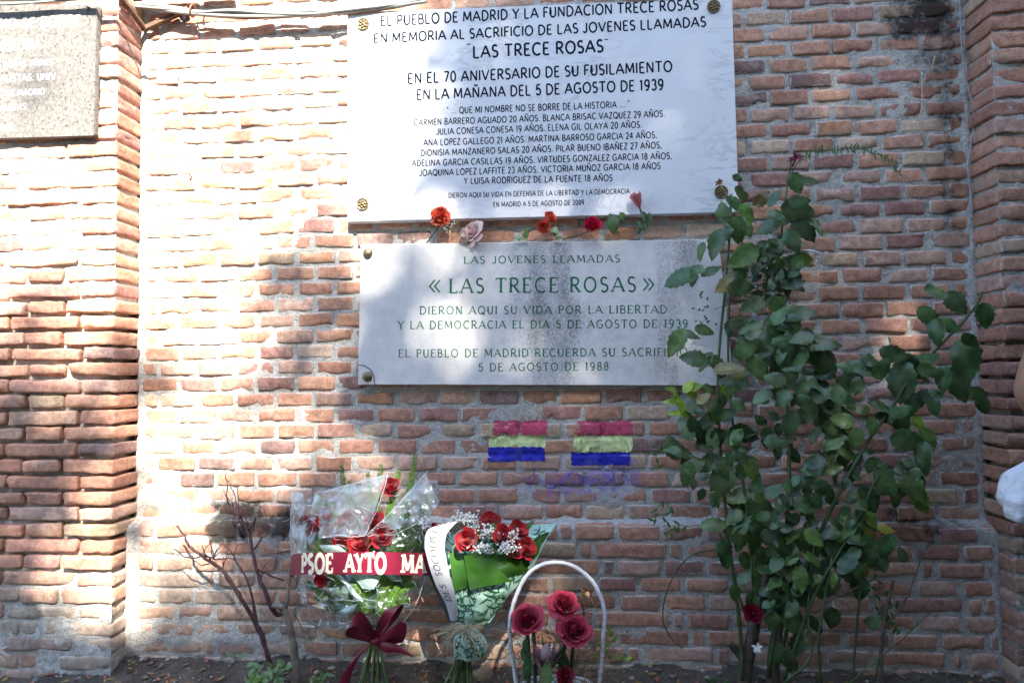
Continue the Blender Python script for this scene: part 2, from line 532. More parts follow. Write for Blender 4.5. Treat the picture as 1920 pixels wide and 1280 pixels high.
def pilaster_mortar(mb, side):
    """mortar core: front and inner return, raked back where the joints are open"""
    x0 = XL if side < 0 else XR
    S = np.concatenate([np.arange(-1.6, 0, .012), np.arange(0, PDEP+.04, .01)]); Zs = np.arange(-.05, WZ1, .007)
    Sg, Zg = np.meshgrid(S, Zs, indexing='ij')
    nz = vnoise(np.stack([Sg, Sg*0+side, Zg], -1), 4, 41)
    if side < 0: rake = sstep(1.30, 1.2, Zg+.05*nz)*sstep(.28, .40, Zg+.06*nz)
    else: rake = sstep(1.1, 1.02, Zg+.05*nz)*sstep(.45, .55, Zg)
    rec = .006+.032*rake*(.8+.3*nz)
    P0 = np.stack([Sg, Sg*0+side*3.1, Zg], -1)
    rec = rec+.002*vnoise(P0, 60, 5)+.0018*vnoise(P0, 130, 6)+.0025*vnoise(P0, 20, 7)
    if side < 0: rec = rec-.0065*sstep(.26, .16, Zg)*sstep(-.1, .5, vnoise(P0, 9, 17))
    front = Sg <= 0
    rec = np.where(front, rec, rec+.007)
    X = np.where(front, x0-side*np.minimum(Sg, -rec) , x0+side*rec)
    X = np.where(front, x0+side*np.maximum(-Sg, rec), x0+side*rec)
    Y = np.where(front, -PDEP+rec, -PDEP+np.maximum(Sg, rec))
    P = np.stack([X, Y, Zg], -1).reshape(-1, 3)
    tone = np.array([.52, .505, .465])[None]*(1+.12*vnoise(P, 5, 33))[:, None]
    mb.add(P, grid_faces(*Sg.shape), 1, tone, np.stack([P[:, 0]*0, stain_at(P[:, 0], P[:, 2])*(side > 0), P[:, 0]*0], 1))
pilaster_mortar(mb_pl, -1)
pilaster_mortar(mb_pr, 1)
# body behind the faces, so that the wall has its thickness
core = MB(); box(core, (WX0, .075, -.05), (WX1, .36, WZ1), 0)
core.build('wall_core', MAT_MORTAR, wall, False, True)
mm.build('mortar', MAT_MORTAR, wall, True, True)
mb_main.build('brickwork', MAT_BRICK, wall, True, True)
o = mb_pl.build('pilaster', [MAT_BRICK, MAT_MORTAR], wall, True, True); o['label'] = 'sunlit left pilaster with deep open joints'
o = mb_pr.build('pilaster', [MAT_BRICK, MAT_MORTAR], wall, True, True); o['label'] = 'shaded right pilaster'
# coping out of sight on top
cop = MB()
box(cop, (WX0-.03, -.2, WZ1+.002), (WX1+.03, .4, WZ1+.06), .008)
cop.build('coping', MAT_MORTAR, wall, False, True)

FACE = BVHTree.FromPolygons(np.concatenate(mb_main.v+mm.v).tolist(), mb_main.f+[tuple(i+mb_main.n for i in f) for f in mm.f])
def wall_y(x, z):
    h = FACE.ray_cast(Vector((x, -1.0, z)), Vector((0, 1, 0)))
    return h[0].y if h[0] is not None else 0.0

# painted tricolour flags: paint that follows the bricks
def paint_mat(name, base):
    return mat_simple(name, base, .85, .3, 60, 160, .8, .003, .25, tint=tuple(c*.7+.08 for c in base))
P_RED, P_YEL, P_BLU = paint_mat('red_paint', (.50, .075, .14)), paint_mat('yellow_paint', (.62, .70, .33)), paint_mat('blue_paint', (.022, .026, .36))
def painted_flag(bands, label):
    for (px0, py0, px1, py1), m, nm in zip(bands, (P_RED, P_YEL, P_BLU), ('red', 'yellow', 'blue')):
        x0, z1 = to_wall(px0, py0); x1, z0 = to_wall(px1, py1)
        nx, nz = 84, 16
        X, Z = np.meshgrid(np.linspace(x0, x1, nx), np.linspace(z0, z1, nz), indexing='ij')
        P = np.stack([X, X*0, Z], -1)
        eg = .0028 if nm != 'yellow' else .0035
        Z[:, 0] += vnoise(P[:, 0], 130, 3)*eg; Z[:, -1] += vnoise(P[:, -1], 120, 5)*eg
        X[0] += vnoise(P[0], 130, 7)*.003; X[-1] += vnoise(P[-1], 120, 9)*.003
        lift = {'red': .0009, 'yellow': .0013, 'blue': .0017}[nm]
        Y = np.array([[wall_y(X[i, j], Z[i, j]) for j in range(nz)] for i in range(nx)])-lift
        V = np.stack([X, Y, Z], -1).reshape(-1, 3)
        F = grid_faces(nx, nz)
        # worn places where the brick shows through
        if nm != 'blue':
            c = V[[f[0] for f in F]]
            ed = np.minimum(np.minimum(c[:, 0]-x0, x1-c[:, 0])/.02, np.minimum(c[:, 2]-z0, z1-c[:, 2])/.012).clip(0, 1)
            keep = vnoise(c, 150, 13)+.6*vnoise(c, 45, 19)+ed*1.1 > (-.05 if nm == 'yellow' else .12)
            F = [f for f, k in zip(F, keep) if k]
        yield V, F, m
def build_flag(bands, label):
    mb = MB(); ms = []
    for i, (V, F, m) in enumerate(painted_flag(bands, label)):
        mb.add(V, F, i); ms.append(m)
    o = mb.build('painted_flag', ms, wall)
    o['label'] = label
build_flag([(923, 788, 1027, 815.5), (916.5, 816, 1023.5, 840), (914.7, 838, 1021.6, 864)], 'smaller red yellow and blue flag painted on the bricks')
build_flag([(1080.6, 789, 1186.6, 817), (1075, 817, 1185.6, 850), (1071, 848, 1181, 871.5)], 'taller red yellow and blue flag painted on the bricks, with blue drips')

mb = MB()
for (px, py, L, a0) in ((965, 893, 60, 5), (1010, 902, 70, -8), (1075, 886, 55, 20), (1085, 905, 60, 70), (1120, 893, 70, -20), (1150, 878, 40, -75), (1168, 880, 34, -80), (1130, 912, 60, 10), (1040, 915, 40, 60), (1190, 905, 36, 30), (985, 910, 46, 40)):
    x, z = to_wall(px, py); a = math.radians(a0); P = []
    for i in range(22):
        a += rnd.uniform(-.75, .75); x += .0016*L/22*math.cos(a); z += .0016*L/22*math.sin(a)*.8; P.append((x, wall_y(x, z)-.0012, z))
    P = np.array(P); T3 = np.gradient(P, axis=0); T3[:, 1] = 0
    Wv = np.stack([-T3[:, 2], 0*T3[:, 0], T3[:, 0]], 1); Wv /= (np.linalg.norm(Wv, axis=1)[:, None]+1e-9)
    strip(mb, P, Wv*np.array([rnd.uniform(.0006, .0018) for _ in P])[:, None], 2)
o = mb.build('paint_scrawl', mat_simple('violet_paint', (.10, .08, .34), .85, .4, 60, bstr=0), wall); o['label'] = 'faded violet scrawl under the painted flags'

# ------------------------------------------------------------------ ground
gm, nt, b = nodes_of('dirt')
v = obj_coord(nt)
c = mix(nt, ramp(nt, noise(nt, 9, 5, .6, v), .35, .65), (.085, .07, .055), (.15, .125, .095))
c = mix(nt, 1.0, c, grey(nt, ramp(nt, noise(nt, 160, 5, .7, v), .25, .75, .5, 1.4)), 'MULTIPLY')
nt.links.new(c, b.inputs['Base Color']); b.inputs['Roughness'].default_value = .95
bump(nt, b, noise(nt, 120, 6, .7, v), 1.0, .01)
g = MB()
gx = np.concatenate([[-60, -20, -8], np.arange(-3.2, 3.2, .03), [8, 20, 60]]); gy = np.concatenate([[-60, -20, -8, -4], np.arange(-2.4, .06, .03), [.3, 3, 20, 60]])
X, Y = np.meshgrid(gx, gy, indexing='ij')
Z = .012*vnoise(np.stack([X, Y, X*0], -1), 7, 2)+.007*vnoise(np.stack([X, Y, X*0], -1), 22, 4)+.004*vnoise(np.stack([X, Y, X*0], -1), 50, 6)
near = (np.abs(X) < 3.3) & (Y > -2.5) & (Y < .1)
Z = np.where(near, Z-.012, -.012)+.035*np.exp(-((Y+.06)/.07)**2)*near
g.add(np.stack([X, Y, Z], -1).reshape(-1, 3), grid_faces(len(gx), len(gy)))
go = g.build('ground', gm, None)
go['kind'] = 'structure'
def ground_z(x, y):
    p = np.array([x, y, 0.0])
    return float(.012*vnoise(p, 7, 2)+.007*vnoise(p, 22, 4)+.004*vnoise(p, 50, 6)-.012+.035*math.exp(-((y+.06)/.07)**2))

# ------------------------------------------------------------------ the tree behind the viewer that shades the wall
LIGHT_GAPS = [  # where the crown lets the sun through: photo pixel on the wall, radii in metres, share of light
    (420, 90, .62, .50, 1.0), (120, 200, .72, .80, 1.0), (90, 500, .52, .42, .97), (620, 190, .18, .36, .95), (560, 20, .3, .25, .95), (380, 330, .36, .2, .9),
    (360, 520, .24, .30, .72), (470, 430, .26, .12, .5), (340, 740, .2, .3, .66), (430, 830, .30, .14, .66), (440, 720, .14, .14, .4), (330, 900, .2, .16, .4),
    (225, 960, .13, .26, .42), (310, 1040, .22, .22, .3), (165, 1150, .24, .15, .72), (320, 1150, .2, .10, .22), (30, 1090, .1, .08, .25),
    (680, 300, .11, .34, .85), (835, 560, .18, .22, .22), (740, 430, .2, .05, .5), (900, 430, .3, .04, .5), (1090, 430, .25, .035, .4),
    (720, 1050, .2, .10, .3), (830, 1080, .13, .10, .28), (690, 900, .12, .1, .25), (600, 800, .15, .2, .2), (1620, 560, .26, .3, .06),
    (650, 1190, .2, .13, .5), (750, 1225, .16, .12, .5), (690, 1120, .16, .1, .35), (900, 1195, .2, .1, .3), (940, 1230, .16, .08, .3)]
def crown_density(x, z):
    keep = np.ones_like(x)
    for px, py, rx, rz, t in LIGHT_GAPS:
        keep = keep*(1-t*gauss(x, z, px, py, rx, rz, -.05, 1.35))
    t = np.clip(1-keep, .004, 1)
    far = np.maximum(np.abs(x+.2)/2.6, np.abs(z-1.0)/1.9)
    lim = 5.5-2.6*sstep(1.0, 1.7, far)
    return np.minimum(-np.log(t), lim)
LEAF_L, LEAF_W = .13, .085
def crown_leaves(n_try):
    x = NR.uniform(-4.0, 4.6, n_try); z = NR.uniform(-3.2, 4.4, n_try)
    edge = sstep(1.05, .85, np.sqrt(((x-.4)/4.6)**2+((z-.7)/4.1)**2)+.1*vnoise(np.stack([x, z, x*0], -1), 1.1, 3))
    k = NR.uniform(0, 1, n_try) < crown_density(x, z)/5.5*edge
    x, z = x[k], z[k]
    t = 11.5+2.0*NR.normal(0, .5, len(x))
    P = np.stack([x, x*0, z], 1)+SUNV[None]*t[:, None]
    return P
AREA = 8.6*7.6
TREE_P = crown_leaves(int(AREA*5.5/(.5*LEAF_L*LEAF_W*.62)))
nl = len(TREE_P)
A = NR.normal(0, 1, (nl, 3)); A /= np.linalg.norm(A, axis=1)[:, None]
B_ = np.cross(A, NR.normal(0, 1, (nl, 3))); B_ /= np.linalg.norm(B_, axis=1)[:, None]
sz = NR.uniform(.75, 1.25, nl)[:, None]
q = np.stack([TREE_P-A*LEAF_L*.5*sz, TREE_P+B_*LEAF_W*.5*sz, TREE_P+A*LEAF_L*.5*sz, TREE_P-B_*LEAF_W*.5*sz], 1)
MAT_TREE = mat_simple('tree_leaf', (.07, .12, .035), .5, .3, 3, bstr=0, trans=.12)
MAT_BARK = mat_simple('bark', (.10, .08, .06), .9, .4, 12, 60, .9, .01)
tree = thing('tree', (4.4, -9.2, 0), 'tall leafy tree whose crown shades the right part of the wall', 'tree')
tm = MB(); tm.add(q.reshape(-1, 3), np.arange(nl*4).reshape(-1, 4).tolist(), 0, np.repeat(NR.uniform(.7, 1.3, (nl, 1)), 4, 0)*np.ones(3))
tm.build('foliage', MAT_TREE, tree, False)
tr = MB()
tube(tr, smooth_path([(4.4, -9.2, -.1), (4.3, -9.1, 2.5), (4.0, -8.9, 5.0), (3.6, -8.7, 8.2), (3.2, -8.5, 11.5)]), [.34, .27, .22, .15, .03], 12)
for e in ((2.4, -8.2, 9.4), (3.9, -7.8, 9.0), (5.4, -9.0, 9.6), (4.6, -8.2, 7.2), (3.0, -9.6, 10.8)):
    tube(tr, smooth_path([(4.05, -8.9, 5.0), ((4.0+e[0])/2, (e[1]-8.9)/2, (5.2+e[2])/2+.2), e]), [.13, .07, .02], 8)
tr.build('trunk', MAT_BARK, tree)

# ------------------------------------------------------------------ lettering: stroke skeletons -> raised letters
def arc(cx, cy, rx, ry, a0, a1, n=12):
    return [(cx+rx*math.cos(math.radians(a0+(a1-a0)*i/n)), cy+ry*math.sin(math.radians(a0+(a1-a0)*i/n))) for i in range(n+1)]
K, T_ = 'k', 'n'
_bowlP = [(.1, 1)]+arc(.34, .74, .25, .26, 90, -90)+[(.1, .48)]
GL = {
 'A': (.84, [(T_, [(0, 0), (.42, 1)]), (K, [(.42, 1), (.84, 0)]), (T_, [(.17, .34), (.68, .34)])]),
 'B': (.66, [(K, [(.1, 0), (.1, 1)]), (K, [(.1, 1)]+arc(.33, .76, .21, .24, 90, -90)+[(.1, .52)]), (K, [(.1, .52)]+arc(.36, .26, .25, .26, 90, -90)+[(.1, 0)])]),
 'C': (.8, [(K, arc(.46, .5, .4, .5, 48, 312, 18))]),
 'D': (.8, [(K, [(.1, 0), (.1, 1)]), (K, [(.1, 1)]+arc(.28, .5, .46, .5, 90, -90, 14)+[(.1, 0)])]),
 'E': (.62, [(K, [(.1, 0), (.1, 1)]), (T_, [(.1, 1), (.56, 1)]), (T_, [(.1, .52), (.48, .52)]), (T_, [(.1, 0), (.58, 0)])]),
 'F': (.58, [(K, [(.1, 0), (.1, 1)]), (T_, [(.1, 1), (.56, 1)]), (T_, [(.1, .52), (.48, .52)])]),
 'G': (.86, [(K, arc(.46, .5, .4, .5, 48, 318, 18)), (K, [(.76, .45), (.76, .12)]), (T_, [(.52, .45), (.84, .45)])]),
 'H': (.8, [(K, [(.1, 0), (.1, 1)]), (K, [(.7, 0), (.7, 1)]), (T_, [(.1, .52), (.7, .52)])]),
 'I': (.2, [(K, [(.1, 0), (.1, 1)])]),
 'J': (.48, [(K, [(.38, 1), (.38, .22)]+arc(.2, .2, .18, .2, 0, -170, 8))]),
 'L': (.6, [(K, [(.1, 0), (.1, 1)]), (T_, [(.1, 0), (.56, 0)])]),
 'M': (1.0, [(T_, [(.08, 0), (.14, 1)]), (K, [(.14, 1), (.5, .15)]), (T_, [(.5, .15), (.86, 1)]), (K, [(.86, 1), (.92, 0)])]),
 'N': (.82, [(T_, [(.1, 0), (.1, 1)]), (K, [(.1, 1), (.72, 0)]), (T_, [(.72, 0), (.72, 1)])]),
 'O': (.92, [(K, arc(.46, .5, .4, .5, 90, 450, 22))]),
 'P': (.62, [(K, [(.1, 0), (.1, 1)]), (K, _bowlP)]),
 'Q': (.92, [(K, arc(.46, .5, .4, .5, 90, 450, 22)), (K, [(.5, .25), (.86, -.12)])]),
 'R': (.72, [(K, [(.1, 0), (.1, 1)]), (K, _bowlP), (K, [(.32, .47), (.68, 0)])]),
 'S': (.6, [(K, arc(.3, .755, .22, .245, 35, 270, 11)+arc(.3, .255, .24, .255, 90, -145, 11)[1:])]),
 'T': (.74, [(K, [(.37, 0), (.37, 1)]), (T_, [(.02, 1), (.72, 1)])]),
 'U': (.76, [(K, [(.1, 1), (.1, .3)]+arc(.38, .3, .28, .3, 180, 360, 10)+[(.66, 1)])]),
 'V': (.8, [(K, [(.02, 1), (.4, 0)]), (T_, [(.4, 0), (.78, 1)])]),
 'Y': (.74, [(K, [(.02, 1), (.37, .48)]), (T_, [(.37, .48), (.72, 1)]), (K, [(.37, .5), (.37, 0)])]),
 'Z': (.66, [(T_, [(.06, 1), (.6, 1)]), (K, [(.6, 1), (.06, 0)]), (T_, [(.06, 0), (.62, 0)])]),
 '0': (.66, [(K, arc(.33, .5, .25, .5, 90, 450, 20))]),
 '1': (.36, [(K, [(.2, 0), (.2, 1)]), (T_, [(.2, 1), (.04, .84)])]),
 '2': (.6, [(K, arc(.29, .73, .23, .27, 165, -35, 10)+[(.06, 0)]), (T_, [(.06, 0), (.57, 0)])]),
 '3': (.58, [(K, arc(.27, .75, .21, .25, 150, -80, 10)), (K, arc(.28, .27, .24, .27, 85, -150, 11))]),
 '4': (.66, [(T_, [(.42, 1), (.04, .3), (.62, .3)]), (K, [(.44, 1), (.44, 0)])]),
 '5': (.58, [(T_, [(.52, 1), (.15, 1)]), (K, [(.15, 1), (.1, .55)]+arc(.28, .31, .25, .31, 125, -150, 12))]),
 '7': (.56, [(T_, [(.03, 1), (.54, 1)]), (K, [(.54, 1), (.2, 0)])]),
 '8': (.6, [(K, arc(.3, .76, .19, .24, 90, 450, 14)), (K, arc(.3, .27, .23, .27, 90, 450, 16))]),
 '9': (.62, [(K, arc(.3, .7, .23, .3, 0, 360, 16)), (K, [(.53, .7), (.5, .35), (.36, .04), (.14, .0)])]),
 '.': (.24, [(K, [(.12, .0), (.12, .13)])]),
 ',': (.24, [(K, [(.14, .12), (.08, -.12)])]),
 '"': (.3, [(T_, [(.08, 1.08), (.06, .85)]), (T_, [(.22, 1.08), (.2, .85)])]),
 ' ': (.42, []),
 '<': (.62, [(T_, [(.3, .86), (.04, .42), (.3, 0)]), (T_, [(.56, .86), (.3, .42), (.56, 0)])]),
 '>': (.62, [(T_, [(.06, .86), (.32, .42), (.06, 0)]), (T_, [(.32, .86), (.58, .42), (.32, 0)])]),
}
GL['Ñ'] = (GL['N'][0], GL['N'][1]+[(T_, [(.2, 1.16), (.33, 1.24), (.48, 1.16), (.62, 1.24)])])

def stroke_poly(pts, w):
    """flat ribbon of width w along a polyline; returns verts2d, faces"""
    P = np.array(pts, float); n = len(P)
    closed = np.allclose(P[0], P[-1]) and n > 3
    d = np.diff(P, axis=0); d /= (np.linalg.norm(d, axis=1)[:, None]+1e-9)
    nn = np.stack([-d[:, 1], d[:, 0]], 1)
    V = []
    for i in range(n):
        if closed and i in (0, n-1): a, b = nn[-1], nn[0]
        else: a, b = nn[max(i-1, 0)], nn[min(i, n-2)]
        m = a+b; m /= (np.linalg.norm(m)+1e-9)
        s = 1/max(.55, float(np.dot(m, b)))
        V += [P[i]+m*w/2*s, P[i]-m*w/2*s]
    return np.array(V), [(2*i, 2*i+1, 2*i+3, 2*i+2) for i in range(n-1)]
STYLES = {  # thick, thin, serif half length, serif thickness, letter gap, slant
    'bold': (.185, .165, 0, 0, .15, 0.0), 'serif': (.155, .085, .14, .07, .20, 0.0), 'slab': (.27, .17, .2, .12, .17, 0.0),
    'italic': (.11, .055, .1, .045, .16, .22), 'poster': (.2, .18, 0, 0, .16, 0.0)}
def layout(text, style, gap=None, space=None):
    k, n, sl, st, g, slant = STYLES[style]
    if gap is not None: g = gap
    x = 0.0; out = []
    for ch in text:
        if ch == ' ':
            x += GL[' '][0] if space is None else space; continue
        w, S = GL[ch]
        for wt, pts in S:
            P = np.array(pts, float); ww = k if wt == K else n
            if style == 'serif' and wt == K and len(P) > 6: ww = k*.86
            Q = P.copy(); Q[:, 0] += x
            out.append(stroke_poly(Q, ww))
            if sl and ch not in '.,"<>':
                for a, b in ((P[0], P[1]), (P[-1], P[-2])):
                    dv = np.abs(b-a)
                    ends = (abs(a[1]) < .02 or abs(a[1]-1) < .02)
                    if dv[1] > dv[0]*1.1 and ends and not (ch == 'A' and a[1] > .5) and not (ch in 'MNV' and ((ch == 'V' and a[1] < .5) or (ch == 'M' and .2 < a[0] < .8))) and not (ch in '0OQCGS89' ):
                        yy = a[1]-math.copysign(st/2, a[1]-.5)
                        out.append(stroke_poly([(x+a[0]-sl, yy), (x+a[0]+sl, yy)], st))
                    elif dv[0] > dv[1]*2 and wt == T_ and a[0] > P[:, 0].mean()-.5 and ch in 'EFLTZ' and (ch != 'L' or a[0] > .3) and (ch in 'TZ' or a[0] > .3) and not (.2 < a[1] < .8):
                        s2 = 1 if a[1] < .5 else -1
                        out.append(stroke_poly([(x+a[0], a[1]-s2*st*.3), (x+a[0]+(.02 if a[0] > .3 else -.02), a[1]+s2*sl*1.25)], st))
        x += w+g
    width = x-g
    if slant:
        for V, F in out: V[:, 0] += V[:, 1]*slant
    return out, width
def letters(mb, text, style, place, width, height, mat=0, col=(1, 1, 1), lift=.0003, gap=None, space=None, depth=.00035):
    """place(u, v, d) -> world point, u along the line, v up (metres), d towards the reader"""
    S, w = layout(text, style, gap, space)
    sx = width/w
    for i, (V, F) in enumerate(S):
        dd = lift+depth*.12*(i % 7)
        W = np.array([place(p[0]*sx, p[1]*height, dd) for p in V])
        mb.add(W, F, mat, col)
def plane_line(mb, text, style, pxL, pxR, cap_px, Y, **kw):
    a, b = at(*pxL, Y), at(*pxR, Y)
    u = b-a; w = np.linalg.norm(u); u /= w
    v = nrm(np.cross(u, [0, 1, 0])); v = v if v[2] > 0 else -v
    mid = ((pxL[0]+pxR[0])/2, (pxL[1]+pxR[1])/2)
    h = cap_px*mpp(Y, *mid)
    letters(mb, text, style, lambda s, t, d: a+u*s+v*t-np.array([0, 1, 0])*d, w, h, **kw)

# ------------------------------------------------------------------ plaques
def marble_mat():
    m, nt, b = nodes_of('white_marble'); v = obj_coord(nt)
    mp = nt.nodes.new('ShaderNodeMapping'); mp.inputs['Rotation'].default_value = (0, .75, 0); mp.inputs['Scale'].default_value = (1, 1, 2.6)
    nt.links.new(v, mp.inputs[0])
    n1 = noise(nt, 3.2, 7, .65, mp.outputs[0], 1.4)
    vein = ramp(nt, math_(nt, 'ABSOLUTE', math_(nt, 'SUBTRACT', n1, .5)), 0.0, .035, .55, 0)
    n2 = noise(nt, 2.2, 5, .6, v)
    vein = math_(nt, 'MULTIPLY', vein, ramp(nt, n2, .38, .66))
    c = mix(nt, vein, (.74, .75, .76), (.36, .38, .42))
    c = mix(nt, ramp(nt, noise(nt, 9, 5, .7, mp.outputs[0]), .5, .75, 0, .35), c, (.58, .60, .63))
    c = mix(nt, ramp(nt, noise(nt, 300, 2, .5, v), .68, .74, 0, .35), c, (.35, .33, .3))
    nt.links.new(c, b.inputs['Base Color']); b.inputs['Roughness'].default_value = .38
    bump(nt, b, noise(nt, 40, 3, .5, v), .08, .001)
    return m
def limestone_mat():
    m, nt, b = nodes_of('stained_limestone'); v = obj_coord(nt)
    n1 = noise(nt, 25, 6, .7, v); n2 = noise(nt, 170, 5, .75, v); n3 = noise(nt, 5, 4, .6, v)
    mp = nt.nodes.new('ShaderNodeMapping'); mp.inputs['Scale'].default_value = (1, 1, .28); nt.links.new(v, mp.inputs[0])
    n4 = noise(nt, 9, 5, .65, mp.outputs[0])
    st = attr(nt, 'Col')
    sp = nt.nodes.new('ShaderNodeSeparateColor'); nt.links.new(st, sp.inputs[0])
    c = mix(nt, ramp(nt, n1, .35, .7), (.74, .715, .675), (.64, .615, .58))
    c = mix(nt, ramp(nt, n3, .5, .7, 0, .3), c, (.42, .40, .38))
    k = math_(nt, 'ADD', math_(nt, 'ADD', math_(nt, 'MULTIPLY', n2, .75), math_(nt, 'MULTIPLY', n4, .55)), math_(nt, 'MULTIPLY', sp.outputs[0], .34))
    c = mix(nt, ramp(nt, k, .80, 1.12, 0, .8), c, (.12, .13, .14))
    nt.links.new(c, b.inputs['Base Color']); b.inputs['Roughness'].default_value = .8
    bump(nt, b, n2, .5, .0015)
    return m
def granite_mat():
    m, nt, b = nodes_of('speckled_granite'); v = obj_coord(nt)
    n2 = noise(nt, 120, 3, .7, v); n1 = noise(nt, 80, 4, .7, v)
    c = mix(nt, ramp(nt, n1, .4, .6), (.148, .138, .124), (.10, .092, .083))
    c = mix(nt, ramp(nt, n2, .58, .64), c, (.025, .023, .02))
    nt.links.new(c, b.inputs['Base Color']); b.inputs['Roughness'].default_value = .7
    bump(nt, b, n2, .3, .001)
    return m
M_MARBLE, M_LIME, M_GRAN = marble_mat(), limestone_mat(), granite_mat()
M_INK = mat_simple('dark_letter_paint', (.014, .02, .034), .9, .35, 90, bstr=0, spec=.05)
M_GREEN = mat_simple('green_letter_paint', (.03, .155, .08), .9, .5, 70, bstr=0, spec=.05, tint=(.06, .14, .08))
M_WHITEP = mat_simple('white_letter_paint', (.6, .6, .59), .7, .15, 60, bstr=0)
M_BRASS = mat_simple('aged_brass', (.19, .15, .085), .5, .45, 200, 300, .4, .001, metal=.75)
M_STEEL = mat_simple('weathered_steel', (.30, .28, .25), .5, .3, 150, 300, .3, .001, metal=.6)

def slab(mb, c4, y0, y1, bev=.004, stain=None, nx=60, nz=28):
    """stone slab with the four given front corners (x, z): TL TR BR BL"""
    TL, TR, BR, BL = [np.array(q, float) for q in c4]
    u = np.linspace(0, 1, nx); w = np.linspace(0, 1, nz)
    U_, W_ = np.meshgrid(u, w, indexing='ij')
    top = TL[None, None]*(1-U_)[..., None]+TR[None, None]*U_[..., None]
    bot = BL[None, None]*(1-U_)[..., None]+BR[None, None]*U_[..., None]
    XZ = top*(1-W_)[..., None]+bot*W_[..., None]
    P = np.stack([XZ[..., 0], np.full(U_.shape, y0), XZ[..., 1]], -1)
    rim = np.minimum(np.minimum(U_, 1-U_)*np.linalg.norm(TR-TL), np.minimum(W_, 1-W_)*np.linalg.norm(TL-BL))
    col = np.zeros(U_.shape+(3,)) if stain is not None else np.ones(U_.shape+(3,))
    if stain is not None: col[..., 0] = stain(P[..., 0], P[..., 2])
    mb.add(P.reshape(-1, 3), grid_faces(nx, nz), 0, col.reshape(-1, 3))
    # rim with a small chamfer, sides going back to the wall
    def loop(inset, y):
        out = []
        for A, B2 in ((TL, TR), (TR, BR), (BR, BL), (BL, TL)):
            for t in np.linspace(0, 1, 40, endpoint=False):
                p = A+(B2-A)*t
                out.append((p[0], y, p[1]))
        L = np.array(out); cc = L.mean(0)
        return L
    L0 = loop(0, y0); off = np.zeros_like(L0); ctr = L0.mean(0)
    sg = np.sign(L0-ctr)
    L1 = L0.copy(); ex = bev*.6
    onx = np.zeros(160, bool); onx[40:80] = onx[120:160] = True
    L1[onx, 0] += sg[onx, 0]*ex; L1[~onx, 2] += sg[~onx, 2]*ex
    L1[0, 0] -= ex; L1[40, 2] += ex; L1[80, 0] += ex; L1[120, 2] -= ex
    L1 += .0006*vnoise(L1, 40, 3)[:, None]
    L1[:, 1] = y0+bev; L2 = L1.copy(); L2[:, 1] = y1
    c1 = np.zeros((480, 3)) if stain is not None else np.ones((480, 3))
    F = [(k*160+i, k*160+(i+1) % 160, (k+1)*160+(i+1) % 160, (k+1)*160+i) for k in range(2) for i in range(160)]
    mb.add(np.concatenate([L0, L1, L2]), F, 0, c1)
def rosette(parent, c, r, name, flower=True, mat=None):
    """domed fixing stud; the brass ones carry a six petalled flower in relief"""
    mb = MB(); c = np.asarray(c, float)
    rings = [(1.0, 0), (1.0, -.12), (.9, -.24), (.82, -.2), (.78, -.14), (.5, -.2), (0, -.26)] if flower else [(1.0, 0), (.97, -.25), (.8, -.55), (.45, -.75), (0, -.82)]
    n = 24; V = []; F = []
    for q, d in rings:
        for i in range(n):
            a = 2*math.pi*i/n; V.append(c+np.array([r*q*math.cos(a), r*d, r*q*math.sin(a)]))
    for k in range(len(rings)-1):
        for i in range(n): F.append((k*n+i, k*n+(i+1) % n, (k+1)*n+(i+1) % n, (k+1)*n+i))
    mb.add(V, F)
    if flower:
        for i in range(6):
            a = math.pi*2*i/6+.3
            blob(mb, c+np.array([r*.48*math.cos(a), -r*.22, r*.48*math.sin(a)]), (r*.26, r*.16, r*.17), 8, 5, axis=None)
        for i in range(12):
            a = math.pi*2*i/12
            blob(mb, c+np.array([r*.93*math.cos(a), -r*.22, r*.93*math.sin(a)]), r*.09, 6, 4)
        blob(mb, c+np.array([0, -r*.3, 0]), (r*.17, r*.16, r*.17), 8, 6)
    return mb.build(name, mat or M_BRASS, parent)

def corners(pts, Y): return [(at(px, py, Y)[0], at(px, py, Y)[2]) for px, py in pts]
